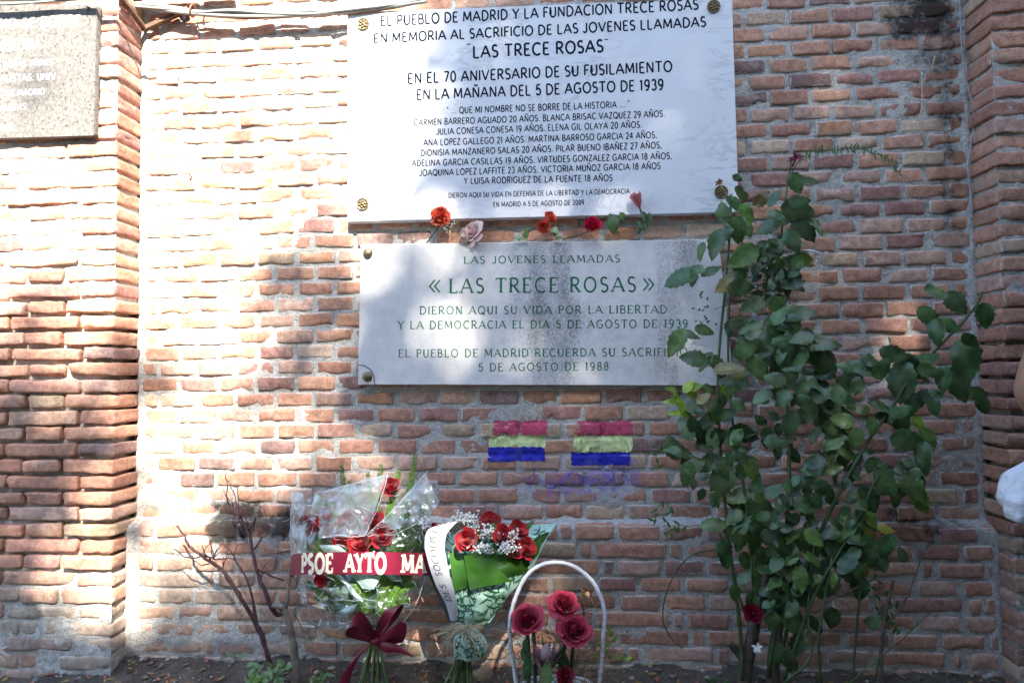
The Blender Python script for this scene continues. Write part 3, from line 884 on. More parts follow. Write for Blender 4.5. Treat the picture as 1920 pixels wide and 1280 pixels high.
# upper marble plaque
Y1 = -.042
pl1 = thing('plaque', at(1018, 407, 0), 'large white veined marble plaque engraved with dark capitals and fixed by four brass rosettes', 'plaque')
mb = MB(); c4 = corners([(652, 24), (1372, -2), (1385, 397), (652, 415)], Y1)
slab(mb, c4, Y1, -.004, .003); mb.build('slab', M_MARBLE, pl1)
for q in ((681, 46), (680, 383), (1338, 13), (1352, 360)):
    rosette(pl1, at(*q, Y1-.0005), .0225, 'rosette')
mb = MB()
for txt, L, R_, cap in [
    ('EL PUEBLO DE MADRID Y LA FUNDACION TRECE ROSAS', (713.4, 49.3), (1309.8, 18), 19),
    ('EN MEMORIA AL SACRIFICIO DE LAS JOVENES LLAMADAS', (700.6, 81.4), (1323.8, 50.1), 18),
    ('LAS TRECE ROSAS', (886.7, 109.1), (1131.3, 97.5), 22.5),
    ('EN EL 70 ANIVERSARIO DE SU FUSILAMIENTO', (764.4, 157.2), (1260.4, 134.3), 19.3),
    ('EN LA MAÑANA DEL 5 DE AGOSTO DE 1939', (780.8, 187.7), (1244.4, 168.4), 19.3),
    ('" ... QUE MI NOMBRE NO SE BORRE DE LA HISTORIA ... "', (838, 213.6), (1180, 201.4), 11.8),
    ('CARMEN BARRERO AGUADO 20 AÑOS. BLANCA BRISAC VAZQUEZ 29 AÑOS.', (776.4, 235.8), (1246.4, 219), 11.5),
    ('JULIA CONESA CONESA 19 AÑOS. ELENA GIL OLAYA 20 AÑOS.', (818.5, 252.7), (1203.5, 239.4), 11.5),
    ('ANA LOPEZ GALLEGO 21 AÑOS. MARTINA BARROSO GARCIA 24 AÑOS,', (794.4, 273.5), (1231.6, 258.7), 11.5),
    ('DIONISIA MANZANERO SALAS 20 AÑOS. PILAR BUENO IBAÑEZ 27 AÑOS,', (788.8, 292.8), (1240.8, 277.9), 11.5),
    ('ADELINA GARCIA CASILLAS 19 AÑOS. VIRTUDES GONZALEZ GARCIA 18 AÑOS,', (772.4, 312), (1259.6, 298), 11.5),
    ('JOAQUINA LOPEZ LAFFITE 23 AÑOS. VICTORIA MUÑOZ GARCIA 18 AÑOS', (786.4, 330), (1238.4, 316.8), 11.5),
    ('Y LUISA RODRIGUEZ DE LA FUENTE 18 AÑOS', (869.8, 344.9), (1148.5, 339.3), 11.5),
    ('DIERON AQUI SU VIDA EN DEFENSA DE LA LIBERTAD Y LA DEMOCRACIA', (841, 371), (1180.2, 363), 9),
    ('EN MADRID A 5 DE AGOSTO DE 2009', (924.8, 388.2), (1095.2, 383.8), 9)]:
    mb = MB(); plane_line(mb, txt, 'bold', L, R_, cap, Y1)
    if txt == 'LAS TRECE ROSAS':
        for q in ((875, 91), (1133, 82)): plane_line(mb, '"', 'bold', q, (q[0]+7, q[1]), 8, Y1)
    mb.build('text_line', M_INK, pl1, False)

# lower limestone plaque
def lime_stain(x, z):
    def col(px, w, a): return a*np.exp(-((x-to_wall(px, 560, -.04)[0])/w)**2)
    zz = sstep(.95, 1.45, z)
    s = col(1010, .055, .8)+col(1060, .05, .75)+col(1250, .05, .75)+col(1300, .05, .95)*zz+col(960, .04, .4)+col(1130, .05, .25)+col(900, .05, .2)
    s = s+.45*gauss(x, z, 1100, 600, .18, .10)+.4*gauss(x, z, 700, 540, .05, .2)+.3*gauss(x, z, 1200, 690, .2, .05)
    return np.clip(s, 0, 1)
Y2 = -.040
pl2 = thing('plaque', at(1020, 721, 0), 'smaller grey stained limestone plaque with green serif capitals below the white marble one', 'plaque')
mb = MB(); slab(mb, corners([(677, 459), (1347, 450), (1376, 722), (672, 720)], Y2), Y2, -.004, .004, lime_stain, 120, 50)
mb.build('slab', M_LIME, pl2)
for q in ((690, 475), (689, 706), (1352, 700)): rosette(pl2, at(*q, Y2), .0175, 'stud', False, M_BRASS)
mb = MB()
for txt, L, R_, cap in [
    ('LAS JOVENES LLAMADAS', (869.8, 494.3), (1162.6, 491.5), 13.5), ('LAS TRECE ROSAS', (842.6, 549.3), (1192.3, 546.5), 27),
    ('DIERON AQUI SU VIDA POR LA LIBERTAD', (787.2, 589), (1250.4, 587), 14.5), ('Y LA DEMOCRACIA EL DIA 5 DE AGOSTO DE 1939', (746.3, 616.6), (1289.7, 613.8), 14.5),
    ('EL PUEBLO DE MADRID RECUERDA SU SACRIFICIO', (747.5, 669.6), (1288.9, 666.8), 14.5), ('5 DE AGOSTO DE 1988', (897.5, 695.6), (1141.3, 693.6), 14.5)]:
    mb = MB(); plane_line(mb, txt, 'serif', L, R_, cap, Y2, gap=.26, space=.62)
    if cap == 27:
        plane_line(mb, '<', 'serif', (804, 548), (827, 548), 27, Y2); plane_line(mb, '>', 'serif', (1204, 545), (1227, 545), 27, Y2)
    mb.build('text_line', M_GREEN, pl2, False)
# cracked lower left corner: a lifted fragment with its dark crack
mb = MB(); ck = smooth_path([at(px, py, Y2-.0006) for px, py in ((673, 684), (684, 686), (694, 693), (700, 703), (703, 720))], 4)
strip(mb, ck, np.array([.0012, 0, .0012])); mb.build('crack', mat_simple('dark_crack', (.05, .048, .045), .95, .3, 90, bstr=0), pl2, False)

# granite plaque on the left pilaster
Y3 = -.172
pl3 = thing('plaque', at(90, 262, -.15), 'speckled granite plaque with faded white capitals fixed on the left pilaster', 'plaque')
mb = MB(); slab(mb, corners([(-360, 12), (181, 8), (175, 254), (-360, 270)], Y3), Y3, -.15, .004); mb.build('slab', M_GRAN, pl3)
mb = MB()
for txt, L, R_, cap, st in [('BRE NO SE BORRE', (-52, 57), (152, 48), 19, 'poster'), ('HISTORIA', (-6, 97), (76, 92), 20, 'poster'), ('S ROSAS. AMNES', (-4, 127), (100, 122), 11, 'bold'),
        ('IALISTAS. UNIV', (-4, 154), (104, 149), 12, 'bold'), ('O DE MADRID', (-4, 181), (84, 177), 11, 'bold'), ('CIALISTAS', (-12, 208), (48, 205), 11, 'bold'), ('MLS', (-2, 247), (22, 246), 13, 'bold')]:
    mb = MB(); plane_line(mb, txt, st, L, R_, cap, Y3)
    mb.build('text_line', M_WHITEP, pl3, False)
rosette(pl3, at(166, 15, Y3), .008, 'stud', False, M_STEEL)

# ------------------------------------------------------------------ cables, bracket, wires, nails
M_CABLE = mat_simple('grey_cable', (.26, .27, .26), .55, .2, 40, bstr=0)
M_COPPER = mat_simple('copper_wire', (.30, .13, .07), .5, .2, 40, bstr=0, metal=.5)
M_RUST = mat_simple('rusty_iron', (.14, .085, .06), .8, .4, 60, 120, .6, .002, metal=.3)
M_DARK = mat_simple('dark_iron', (.03, .027, .025), .7, .3, 60, 120, .4, .002)
cb = thing('cable_bundle', at(480, 20, -.04), 'sagging bundle of grey cables tied along the top of the wall', 'cables')
CY = -.045
runs = [([(-60, 4), (60, 12), (140, 15), (220, 6), (300, 8), (360, 14), (440, 17), (520, 14), (620, 9), (700, 3), (790, -8)], .0035, CY),
        ([(150, -4), (240, 3), (300, 12), (360, 19), (440, 24), (520, 24), (600, 20), (660, 15), (720, 8), (800, -4)], .0045, CY-.008),
        ([(180, -2), (260, 6), (330, 12), (370, 17), (430, 13), (500, 18), (580, 20), (650, 12), (740, 2), (800, -9)], .004, CY-.012),
        ([(190, -6), (270, 1), (340, 10), (380, 18), (470, 20), (560, 15), (640, 12), (700, 5), (770, -6)], .005, CY-.004),
        ([(-60, 2), (20, 1), (80, -3), (150, -8), (205, -12), (260, -18)], .003, -.20),
        ([(-60, -6), (30, -7), (100, -9), (170, -13), (240, -18)], .0045, -.205)]
for P, r, Y in runs:
    mb = MB(); r *= 1.35; P = [(px, py+7) for px, py in P]; tube(mb, smooth_path([at(px, py, Y+.004*math.sin(px*.03+r*900)) for px, py in P], 5), r, 8); mb.build('strand', M_CABLE, cb)
mb = MB(); tube(mb, smooth_path([at(px, py, Y) for px, py, Y in ((330, 24, CY-.002), (400, 32, CY-.004), (480, 36, CY-.004), (560, 32, CY-.003), (640, 27, CY-.003), (720, 19, CY-.002), (800, 4, CY))], 5), .0028, 6)
mb.build('strand', M_COPPER, cb)
mb = MB(); a = np.linspace(0, 2*math.pi, 22); c0 = at(361, 21, CY-.006)
tube(mb, np.stack([c0[0]+.004*np.sin(a*1.0), c0[1]+.017*np.cos(a), c0[2]+.021*np.sin(a)], 1), .003, 6); mb.build('tie', M_COPPER, cb)
br = thing('bracket', at(268, 53, -.02), 'V shaped angle iron bracket beside the left pilaster under the cables', 'bracket')
def flat_bar(mb, a, b, w, t):
    a = np.array(a); b = np.array(b); d = nrm(b-a); s = nrm(np.cross(d, [0, 1, 0])); f = np.cross(s, d)
    V = [p+s*w*i/2+f*t*j/2 for p in (a, b) for i, j in ((-1, -1), (1, -1), (1, 1), (-1, 1))]
    mb.add(V, [(0, 1, 2, 3), (7, 6, 5, 4), (0, 4, 5, 1), (1, 5, 6, 2), (2, 6, 7, 3), (3, 7, 4, 0)])
mb = MB(); flat_bar(mb, at(222, -8, -.165), at(269, 53, -.03), .018, .006); flat_bar(mb, at(226, -8, -.155), at(272, 52, -.022), .005, .02); mb.build('arm', M_RUST, br, False)
mb = MB(); flat_bar(mb, at(267, 54, -.03), at(352, 15, -.03), .014, .006); flat_bar(mb, at(268, 59, -.022), at(352, 20, -.022), .005, .02); mb.build('arm', M_RUST, br, False)
ra, rb = at(206, 4, -.03), at(440, -20, -.03)
mb = MB(); box(mb, (ra[0], -.066, ra[2]), (rb[0], -.028, rb[2]), .004); mb.build('rail', M_DARK, br, False)
M_WIRE = mat_simple('grey_wire', (.3, .3, .3), .6, .2, 60, bstr=0)
mb = MB(); tube(mb, smooth_path([at(px, py, -.028) for px, py in ((1799, -10), (1801, 40), (1804, 100), (1810, 145), (1819, 175), (1826, 205), (1826, 240), (1821, 270), (1815, 315), (1819, 350), (1822, 395), (1820, 412))], 4), .0027, 6)
tag(mb.build('wire', M_WIRE, None), 'thin grey wire hanging down the corner by the right pilaster', 'wire')
def small_tube(name, pts, r, m, label, cat, group=None):
    mb = MB(); tube(mb, smooth_path([at(*p) for p in pts], 4), r, 5); return tag(mb.build(name, m, None), label, cat, group)
M_STRAW = mat_simple('dry_straw', (.46, .40, .28), .8, .25, 80, bstr=0)
small_tube('straw', [(1728, 136, -.012), (1729, 190, -.014), (1725, 230, -.012), (1732, 262, -.012)], .0022, M_STRAW, 'longer pale dry straw stuck upright to the bricks right of the marble plaque', 'straw')
small_tube('straw', [(1753, 106, -.012), (1746, 134, -.012)], .002, M_STRAW, 'short pale dry straw stuck to the bricks near the wire', 'straw')
for px, py, lb in ((345, 40, 'small nail under the cables, beside the copper tie'), (383, 33, 'bent rusty nail under the cables, right of the copper tie'), (360, 332, 'small nail in the bricks left of the marble plaque, casting a short shadow')):
    mb = MB(); y = wall_y(*to_wall(px, py))
    p = at(px, py, y); tube(mb, [p+[0, .01, 0], p+[0, -.012, 0], p+[.002, -.018, .004]], .0025, 6); blob(mb, p+[.002, -.019, .004], (.005, .002, .005), 8, 4)
    tag(mb.build('nail', M_RUST, None), lb, 'nail', 'nails in the wall')

# ------------------------------------------------------------------ flowers and leaves
M_RED = mat_simple('red_petal', (.46, .009, .02), .55, .2, 60, 200, .2, .0006, .35, trans=.12, sheen=.2)
M_DKRED = mat_simple('foam_rose_petal', (.30, .022, .045), .6, .25, 60, 200, .2, .0006, .3, trans=.08, tint=(.36, .07, .10))
M_CORAL = mat_simple('coral_petal', (.62, .10, .06), .6, .2, 60, 200, .2, .0006, .3, trans=.2)
M_PALE = mat_simple('pale_petal', (.66, .50, .48), .6, .15, 60, 200, .2, .0006, .3, trans=.2, tint=(.60, .36, .36))
M_PINK = mat_simple('pink_petal', (.50, .16, .18), .6, .2, 60, 200, .2, .0006, .3, trans=.15)
M_LEAF = mat_simple('leaf', (.054, .098, .032), .36, .35, 45, 160, .45, .0014, .5, trans=.14, tint=(.10, .105, .065))
M_GREENSTEM = mat_simple('green_stem', (.045, .08, .025), .5, .3, 40, 120, .3, .001, trans=0)
M_WOOD = mat_simple('woody_stem', (.10, .075, .055), .9, .4, 40, 90, .8, .003)
M_DRY = mat_simple('dry_stem', (.30, .22, .12), .85, .35, 60, bstr=0)
M_WHITEFL = mat_simple('white_floret', (.74, .74, .70), .7, .1, 60, bstr=0, trans=.15)

def petal(mb, c, B, phi, R, H, half, lip, n=6, col=(1, 1, 1), seed=0, base=.3, mat=0, spiral=.0, rim=0.0):
    s = np.linspace(-1, 1, n); t = np.linspace(0, 1, n)
    S, Tt = np.meshgrid(s, t, indexing='ij')
    tt = Tt*(1-.22*S**2)
    wid = half*np.sin(np.clip(.28+tt*1.75, 0, math.pi*.62))**.7
    r = R*(base+(1-base)*np.sin(tt*math.pi/2)) + lip*R*sstep(.55, 1, tt)
    z = H*tt - lip*R*.75*sstep(.62, 1.02, tt)
    a = phi+S*wid
    r = r*(1+spiral*S*(.3+.7*Tt))
    r = r*(1+.05*vnoise(np.stack([S*2, Tt*2, S*0+seed], -1), 1.3, seed % 97))
    V = np.stack([r*np.cos(a), r*np.sin(a), z], -1).reshape(-1, 3)
    V = V + .055*R*vnoise(V/R+seed, 3.0, 5)[:, None]*np.array([.5, .5, 1])
    cc = np.asarray(col, float)[None]*(1+rim*sstep(.78, 1.0, Tt).reshape(-1, 1))
    mb.add(V@B.T+c, grid_faces(n, n), mat, cc)
def rose(mb, c, axis, R, open_=1.0, seed=0, mat=0, shade=1.0, rim=.25):
    """spiral of cupped petals; c = base of the head"""
    rr = random.Random(seed); B = basis(axis); c = np.asarray(c, float)
    ph = rr.uniform(0, 6)
    layers = [(3, .20, 1.05, 1.5, .0), (3, .34, 1.06, 1.25, .03), (4, .50, 1.0, .95, .12), (5, .68, .9, .78, .26*open_), (5, .85, .76, .72, .40*open_)]
    if open_ > .6: layers.append((6, 1.0, .58, .62, .46*open_))
    for L, (n, r, h, half, lip) in enumerate(layers):
        for i in range(n):
            a = ph+2*math.pi*i/n+rr.uniform(-.15, .15)
            k = shade*rr.uniform(.82, 1.15)
            petal(mb, c, B, a, R*r*rr.uniform(.93, 1.05), R*1.25*h*rr.uniform(.9, 1.06), half*rr.uniform(.9, 1.1), lip*rr.uniform(.6, 1.4), 7, (k, k*rr.uniform(.9, 1.1), k), rr.randint(0, 999), mat=mat, spiral=rr.uniform(.10, .2), rim=rim)
        ph += .9
    blob(mb, c+B[:, 2]*R*.62, (R*.26, R*.26, R*.5), 8, 6, mat, (.8*shade,)*3, axis)
def sepal_base(mb, c, axis, R, mat, col=(1, 1, 1)):
    B = basis(axis)
    for i in range(5):
        a = 2*math.pi*i/5
        d = B@np.array([math.cos(a), math.sin(a), .25])
        leaf(mb, c-B[:, 2]*R*.05, d, B[:, 2], R*.8, R*.28, mat, col, .3)
    blob(mb, np.asarray(c)-B[:, 2]*R*.1, R*.22, 8, 6, mat, col)
def leaf(mb, p, d, nrm_, L, W, mat=0, col=(1, 1, 1), droop=.25, fold=.22, n=7, serr=.0, wav=.0, seed=0, rimtone=None):
    """leaf blade from p along d; nrm_ = face normal; folded along the rib and drooping to the tip"""
    d = nrm(d); nn = nrm(np.asarray(nrm_, float)-d*np.dot(nrm_, d)); s = np.cross(nn, d)
    t = np.linspace(0, 1, n)
    w = W/2*np.sin(np.pi*t**.8)**.75*(1-.25*t); w[0] = W*.03; w[-1] = W*.015
    V = []; C = []
    for i in range(n):
        c0 = np.asarray(p)+d*L*(t[i]-.0)*(1-.12*droop*t[i])-nn*droop*L*t[i]**2*.6
        ww = w[i]*(1+serr*(1 if i % 2 else -1))
        wv = wav*W*math.sin(t[i]*9+seed)
        for u in (-1, -.55, 0, .55, 1):
            V.append(c0+s*ww*u*(1-.06*fold)+nn*(abs(u)*ww*fold*1.6+wv*abs(u)*(1 if u > 0 else -1) - (u*u)*ww*.25))
            k = .8 if u == 0 else 1.0
            C.append(np.array(col)*(1.22 if u == 0 else 1.0)*(np.array(rimtone) if rimtone is not None and (abs(u) == 1 or t[i] > .85) else 1.0))
    mb.add(V, grid_faces(n, 5), mat, np.array(C))
TO_EYE = lambda p: nrm(EYEP-np.asarray(p))
def scr(p, ang):
    """direction in the wall plane at an angle: 0 right, 90 up"""
    a = math.radians(ang); return np.array([math.cos(a), 0, math.sin(a)])

# --- flowers laid on the top edge of the limestone plaque
g_ = 'flowers laid on the limestone plaque'
def P_(px, py, Y): return at(px, py, Y)
# orange red carnation
def carnation(mb, c, axis, R, mat, n=46, seed=1):
    rr = random.Random(seed); B = basis(axis)
    for i in range(n):
        k = i/n; a = i*2.399; tilt = .12+1.35*k**.8
        d = B@np.array([math.cos(a)*math.sin(tilt), math.sin(a)*math.sin(tilt), math.cos(tilt)])
        s = nrm(np.cross(d, B[:, 2]+.01)); nn = np.cross(s, d)
        L = R*rr.uniform(.8, 1.08); W = R*.42; m = 7
        V = []; 
        for t in (0, .5, .8, 1.0):
            for j in range(m):
                u = -1+2*j/(m-1)
                jag = (1 if t < 1 else 1+.10*(1 if j % 2 else -1))
                V.append(np.asarray(c)+d*L*t*jag+s*u*W*(.12+.88*t)*.9+nn*R*.10*math.sin(u*6+i)*t)
        cc = rr.uniform(.8, 1.2)
        mb.add(V, grid_faces(4, m), mat, (cc, cc*rr.uniform(.8, 1.3), cc))
th = thing('carnation', P_(826, 452, -.02), 'orange red ruffled carnation leaning on the bottom edge of the white plaque', 'flower', g_)
mb = MB(); carnation(mb, P_(826, 408, -.062), (0.1, -.8, .35), .036, 0, 64); mb.build('flower_head', M_CORAL, th)
mb = MB()
tube(mb, smooth_path([P_(826, 412, -.06), P_(818, 432, -.05), P_(800, 455, -.02)]), .0022, 6); tube(mb, smooth_path([P_(822, 428, -.05), P_(812, 455, -.03)]), .0012, 5)
blob(mb, P_(820, 416, -.055), (.011, .011, .016), 8, 6, 0, (.6, .7, .6)); mb.build('stem', M_GREENSTEM, th)
mb = MB()
for i in range(40):
    q = P_(836+rnd.gauss(0, 7), 422+rnd.gauss(0, 8), -.06+rnd.uniform(-.015, .02)); blob(mb, q, .0022, 5, 4)
mb.build('filler_florets', M_WHITEFL, th)
mb = MB()
for i in range(16):
    a = P_(840, 430, -.045); b = P_(848+rnd.uniform(-4, 22), 428+rnd.uniform(-22, 24), -.04+rnd.uniform(-.02, .01)); tube(mb, [a, (a+b)/2+[0, 0, .004], b], .0007, 4)
mb.build('dry_sprig', M_DRY, th)
# pale wilted rose
th = thing('wilted_rose', P_(885, 453, -.03), 'pale pink wilted rose lying on the limestone plaque', 'flower', g_)
mb = MB(); rose(mb, P_(893, 438, -.035), (-.45, -.6, .25), .032, 1.0, 7); rose(mb, P_(876, 443, -.04), (-.7, -.5, -.1), .022, 1.0, 9)
for i in range(8): leaf(mb, P_(886, 440, -.04), nrm([rnd.uniform(-1, 1), -.6, rnd.uniform(-.8, .6)]), [0, -1, .3], .03, .022, 0, (1, 1, 1), .6, .3, wav=.1, seed=i)
mb.build('flower_head', M_PALE, th)
mb = MB(); tube(mb, smooth_path([P_(900, 440, -.03), P_(915, 447, -.03), P_(940, 451, -.03)]), .0018, 6); mb.build('stem', M_DRY, th)
# twin coral roses
th = thing('cut_rose', P_(1000, 452, -.03), 'rose stem with two coral roses and pale green leaves lying on the limestone plaque', 'flower', g_)
mb = MB(); rose(mb, P_(1026, 414, -.05), (.55, -.45, .45), .026, .2, 3); rose(mb, P_(1021, 424, -.055), (-.15, -.85, -.25), .024, .5, 4); mb.build('flower_head', M_CORAL, th)
mb = MB(); tube(mb, smooth_path([P_(1024, 416, -.045), P_(1010, 420, -.045), P_(992, 435, -.04), P_(972, 451, -.035)]), .0028, 6); mb.build('stem', M_GREENSTEM, th)
mb = MB()
for px, py, a, L, W, k in ((985, 447, 78, .042, .022, 2.2), (990, 448, 175, .055, .018, 2.4), (1030, 424, -40, .045, .034, 1.5), (1040, 448, 10, .03, .02, 1.6), (1042, 430, -100, .03, .02, 1.7), (1006, 428, 40, .03, .008, 1.5)):
    p = P_(px, py, -.05); leaf(mb, p, scr(p, a)+[0, -.25, 0], [.1, -.9, .5], L, W, 0, (k, k*1.05, k*.9), .2)
mb.build('leaves', M_LEAF, th)
# red pink rose
th = thing('cut_rose', P_(1112, 452, -.03), 'single crimson pink rose with a thin stem leaning on the limestone plaque', 'flower', g_)
mb = MB(); rose(mb, P_(1110, 430, -.045), (.12, -.8, .45), .033, .45, 12); mb.build('flower_head', mat_simple('crimson_petal', (.52, .012, .05), .55, .2, 60, 200, .2, .0006, .3, trans=.15), th)
mb = MB(); tube(mb, smooth_path([P_(1106, 432, -.04), P_(1085, 441, -.035), P_(1055, 449, -.03)]), .0018, 6); mb.build('stem', M_GREENSTEM, th)
# loose green leaf
th = thing('leaf_sprig', P_(1150, 446, -.03), 'sprig of two broad dark green leaves between the crimson rose and the tulip', 'leaves', g_)
mb = MB()
for px, py, a, L, W in ((1150, 404, -92, .068, .05), (1163, 398, -70, .035, .028), (1140, 408, 60, .02, .012)): p = P_(px, py, -.055); leaf(mb, p, scr(p, a)+[0, -.2, 0], [-.2, -1, .35], L, W, 0, (.75, .95, .75), .35)
mb.build('leaves', M_LEAF, th)
mb = MB(); tube(mb, smooth_path([P_(1152, 402, -.05), P_(1140, 404, -.045), P_(1128, 412, -.04)]), .0015, 5); mb.build('stem', M_GREENSTEM, th)
# pink tulip
th = thing('tulip', P_(1205, 440, -.03), 'pink tulip with dark green leaves leaning over the lower edge of the white plaque', 'flower', g_)
mb = MB(); c = P_(1199, 388, -.062); ax = nrm(P_(1190, 362, -.075)-c); B = basis(ax)
for i in range(6): petal(mb, c, B, i*math.pi/3, .0165 if i % 2 else .019, .052 if i % 2 else .048, .62, .05 if i % 2 else .12, 6, (1, 1, 1), i*7, .35)
mb.build('flower_head', M_PINK, th)
mb = MB(); tube(mb, smooth_path([c, P_(1203, 402, -.058), P_(1206, 425, -.05), P_(1196, 438, -.04)]), .003, 6); mb.build('stem', M_GREENSTEM, th)
mb = MB()
for px, py, a, L, W in ((1203, 396, -66, .055, .024), (1218, 398, -100, .06, .022), (1196, 412, -60, .05, .02), (1210, 415, -125, .04, .016)): p = P_(px, py, -.065); leaf(mb, p, scr(p, a)+[0, -.15, 0], [0, -1, .3], L, W, 0, (.7, .95, .7), .15, .4)
mb.build('leaves', M_LEAF, th)
# withered flower stuck behind the lower right rosette
th = thing('withered_flower', P_(1357, 395, -.07), 'withered brown flower with bent stem tucked behind the lower right brass rosette', 'flower')
mb = MB(); tube(mb, smooth_path([P_(1346, 343, -.075), P_(1354, 352, -.075), P_(1363, 366, -.07), P_(1368, 385, -.065)]), .0025, 6); mb.build('stem', M_DRY, th)
mb = MB()
for i in range(9): leaf(mb, P_(1347, 344, -.075), nrm([rnd.uniform(-1, .6), rnd.uniform(-.7, .1), rnd.uniform(-.3, 1)]), [0, -1, 0], .017, .008, 0, (.5, .35, .3), .8)
mb.build('flower_head', M_DRY, th)

# ------------------------------------------------------------------ rose bush
bush = thing('rose_bush', (.72, -.24, 0), 'tall leafy rose bush growing against the wall on the right, partly covering the limestone plaque', 'bush')
def cane(name, pts, r, m=M_GREENSTEM, parent=bush, sides=7, col=(1, 1, 1), bumpy=.0006):
    mb = MB(); P = smooth_path([at(*p) for p in pts], 5)
    rr_ = (r if np.isscalar(r) else [q*.78 for q in r]) if m is M_GREENSTEM else r
    tube(mb, P, rr_, sides, 0, col, bumpy)
    for i in range(3, len(P)-2, 5):            # thorns
        if m is M_GREENSTEM and rnd.random() < .6:
            d = nrm([rnd.uniform(-1, 1), rnd.uniform(-1, .2), rnd.uniform(-.6, .2)]); rr = r if np.isscalar(r) else r[0]
            tube(mb, [P[i], P[i]+d*(rr*.9), P[i]+d*(rr+.005)], [.0018, .0012, .0002], 4, 0, (1.2, .8, .6))
    return mb.build(name, m, parent)
for pts, r in [
    ([(1392, 1275, -.26), (1388, 1180, -.25), (1365, 1000, -.24), (1352, 860, -.2), (1346, 720, -.15), (1350, 640, -.13), (1360, 540, -.12), (1368, 440, -.11), (1371, 365, -.10)], [.008, .007, .006, .0055, .005]),
    ([(1420, 1200, -.28), (1400, 950, -.26), (1375, 800, -.2), (1366, 690, -.15), (1367, 580, -.13), (1378, 500, -.12), (1395, 440, -.12)], [.006, .005, .0045]),
    ([(1440, 1270, -.27), (1470, 1050, -.3), (1480, 860, -.28), (1473, 730, -.22), (1458, 650, -.18), (1455, 560, -.16), (1466, 430, -.15), (1478, 340, -.13), (1484, 300, -.13)], [.009, .007, .006, .004, .003]),
    ([(1450, 1275, -.26), (1500, 1100, -.3), (1560, 950, -.3), (1632, 820, -.27), (1672, 765, -.25), (1704, 712, -.24), (1760, 650, -.22), (1803, 606, -.22), (1832, 570, -.22), (1843, 546, -.22)], [.008, .007, .0065, .006, .005, .004]),
    ([(1470, 1275, -.3), (1525, 1120, -.33), (1600, 990, -.3), (1640, 905, -.28), (1666, 872, -.27)], [.006, .005, .004]),
    ([(1470, 1280, -.33), (1520, 1230, -.34), (1515, 1140, -.33), (1530, 1000, -.32)], [.005, .004]),
    ([(1540, 1285, -.33), (1535, 1200, -.34), (1545, 1130, -.33), (1560, 1040, -.31)], [.005, .0045]),
    ([(1600, 1285, -.3), (1604, 1200, -.3), (1612, 1110, -.3), (1618, 1000, -.3)], [.0045, .004]),
    ([(1410, 1180, -.25), (1390, 1130, -.25), (1372, 1060, -.25), (1350, 1000, -.25)], [.005, .004]),
    ([(1475, 640, -.17), (1480, 700, -.17), (1477, 760, -.2), (1488, 860, -.25)], [.004, .004]),
    ([(1350, 1030, -.26), (1310, 1035, -.24), (1275, 1060, -.23), (1250, 1110, -.23), (1243, 1160, -.22), (1258, 1195, -.2), (1280, 1215, -.2)], [.003, .002]),
    ([(1480, 330, -.13), (1500, 300, -.12), (1530, 282, -.11), (1565, 283, -.1), (1600, 278, -.1), (1640, 288, -.09), (1668, 300, -.09), (1685, 324, -.09)], [.002, .0012]),
    ([(1590, 1282, -.35), (1640, 1240, -.34), (1700, 1190, -.3), (1760, 1130, -.28)], [.0026, .0016]),
    ([(1640, 1275, -.3), (1655, 1200, -.3), (1662, 1140, -.3), (1665, 1140, -.3)], [.004, .003])]:
    cane('cane', pts, r)
for pts, r in [([(1395, 1290, -.22), (1400, 1240, -.23), (1415, 1170, -.25), (1428, 1110, -.27), (1440, 1060, -.28)], [.024, .019, .014, .010]),
    ([(1452, 1290, -.24), (1450, 1230, -.26), (1462, 1150, -.28), (1470, 1080, -.28)], [.02, .016, .012]),
    ([(1400, 1240, -.23), (1378, 1215, -.24), (1366, 1205, -.25)], [.014, .010]),
    ([(1655, 1285, -.3), (1652, 1220, -.3), (1660, 1150, -.3), (1672, 1100, -.29), (1675, 1085, -.29)], [.006, .004]), ([(1664, 1170, -.3), (1700, 1120, -.28), (1730, 1040, -.2), (1745, 1020, -.18)], [.003, .0015]),
    ([(1545, 1130, -.33), (1610, 1100, -.3), (1650, 1080, -.29)], [.003, .002])]:
    cane('woody_stem', pts, r, M_WOOD, bush, 9, (1, 1, 1), .003)
LV = MB()
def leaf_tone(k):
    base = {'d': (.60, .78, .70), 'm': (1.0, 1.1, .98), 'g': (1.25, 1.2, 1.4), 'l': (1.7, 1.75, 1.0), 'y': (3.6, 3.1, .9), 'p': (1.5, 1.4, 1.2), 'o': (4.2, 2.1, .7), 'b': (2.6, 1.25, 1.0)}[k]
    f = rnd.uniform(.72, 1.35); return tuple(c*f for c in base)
def bleaf(px, py, size, ang, tone='m', Y=-.25, tilt=None, asp=None):
    """leaflet centred at a photo pixel, of a length in photo pixels"""
    L = size*mpp(Y, px, py); p = at(px, py, Y)
    d = scr(p, ang)+np.array([0, rnd.uniform(-.35, .2), 0])
    n_ = TO_EYE(p)*.8+np.array([rnd.gauss(0, .32), -.1, .45+rnd.gauss(0, .3)]) if tilt is None else np.asarray(tilt, float)
    d = nrm(d)
    leaf(LV, p-d*L*.5, d, n_, L, L*(asp or rnd.uniform(.58, .76)), 0, leaf_tone(tone), rnd.uniform(.15, .45), rnd.uniform(.08, .32), 12, .085, rnd.uniform(.02, .08), rnd.uniform(0, 6), (1.9, 1.35, .8) if rnd.random() < .14 else None)
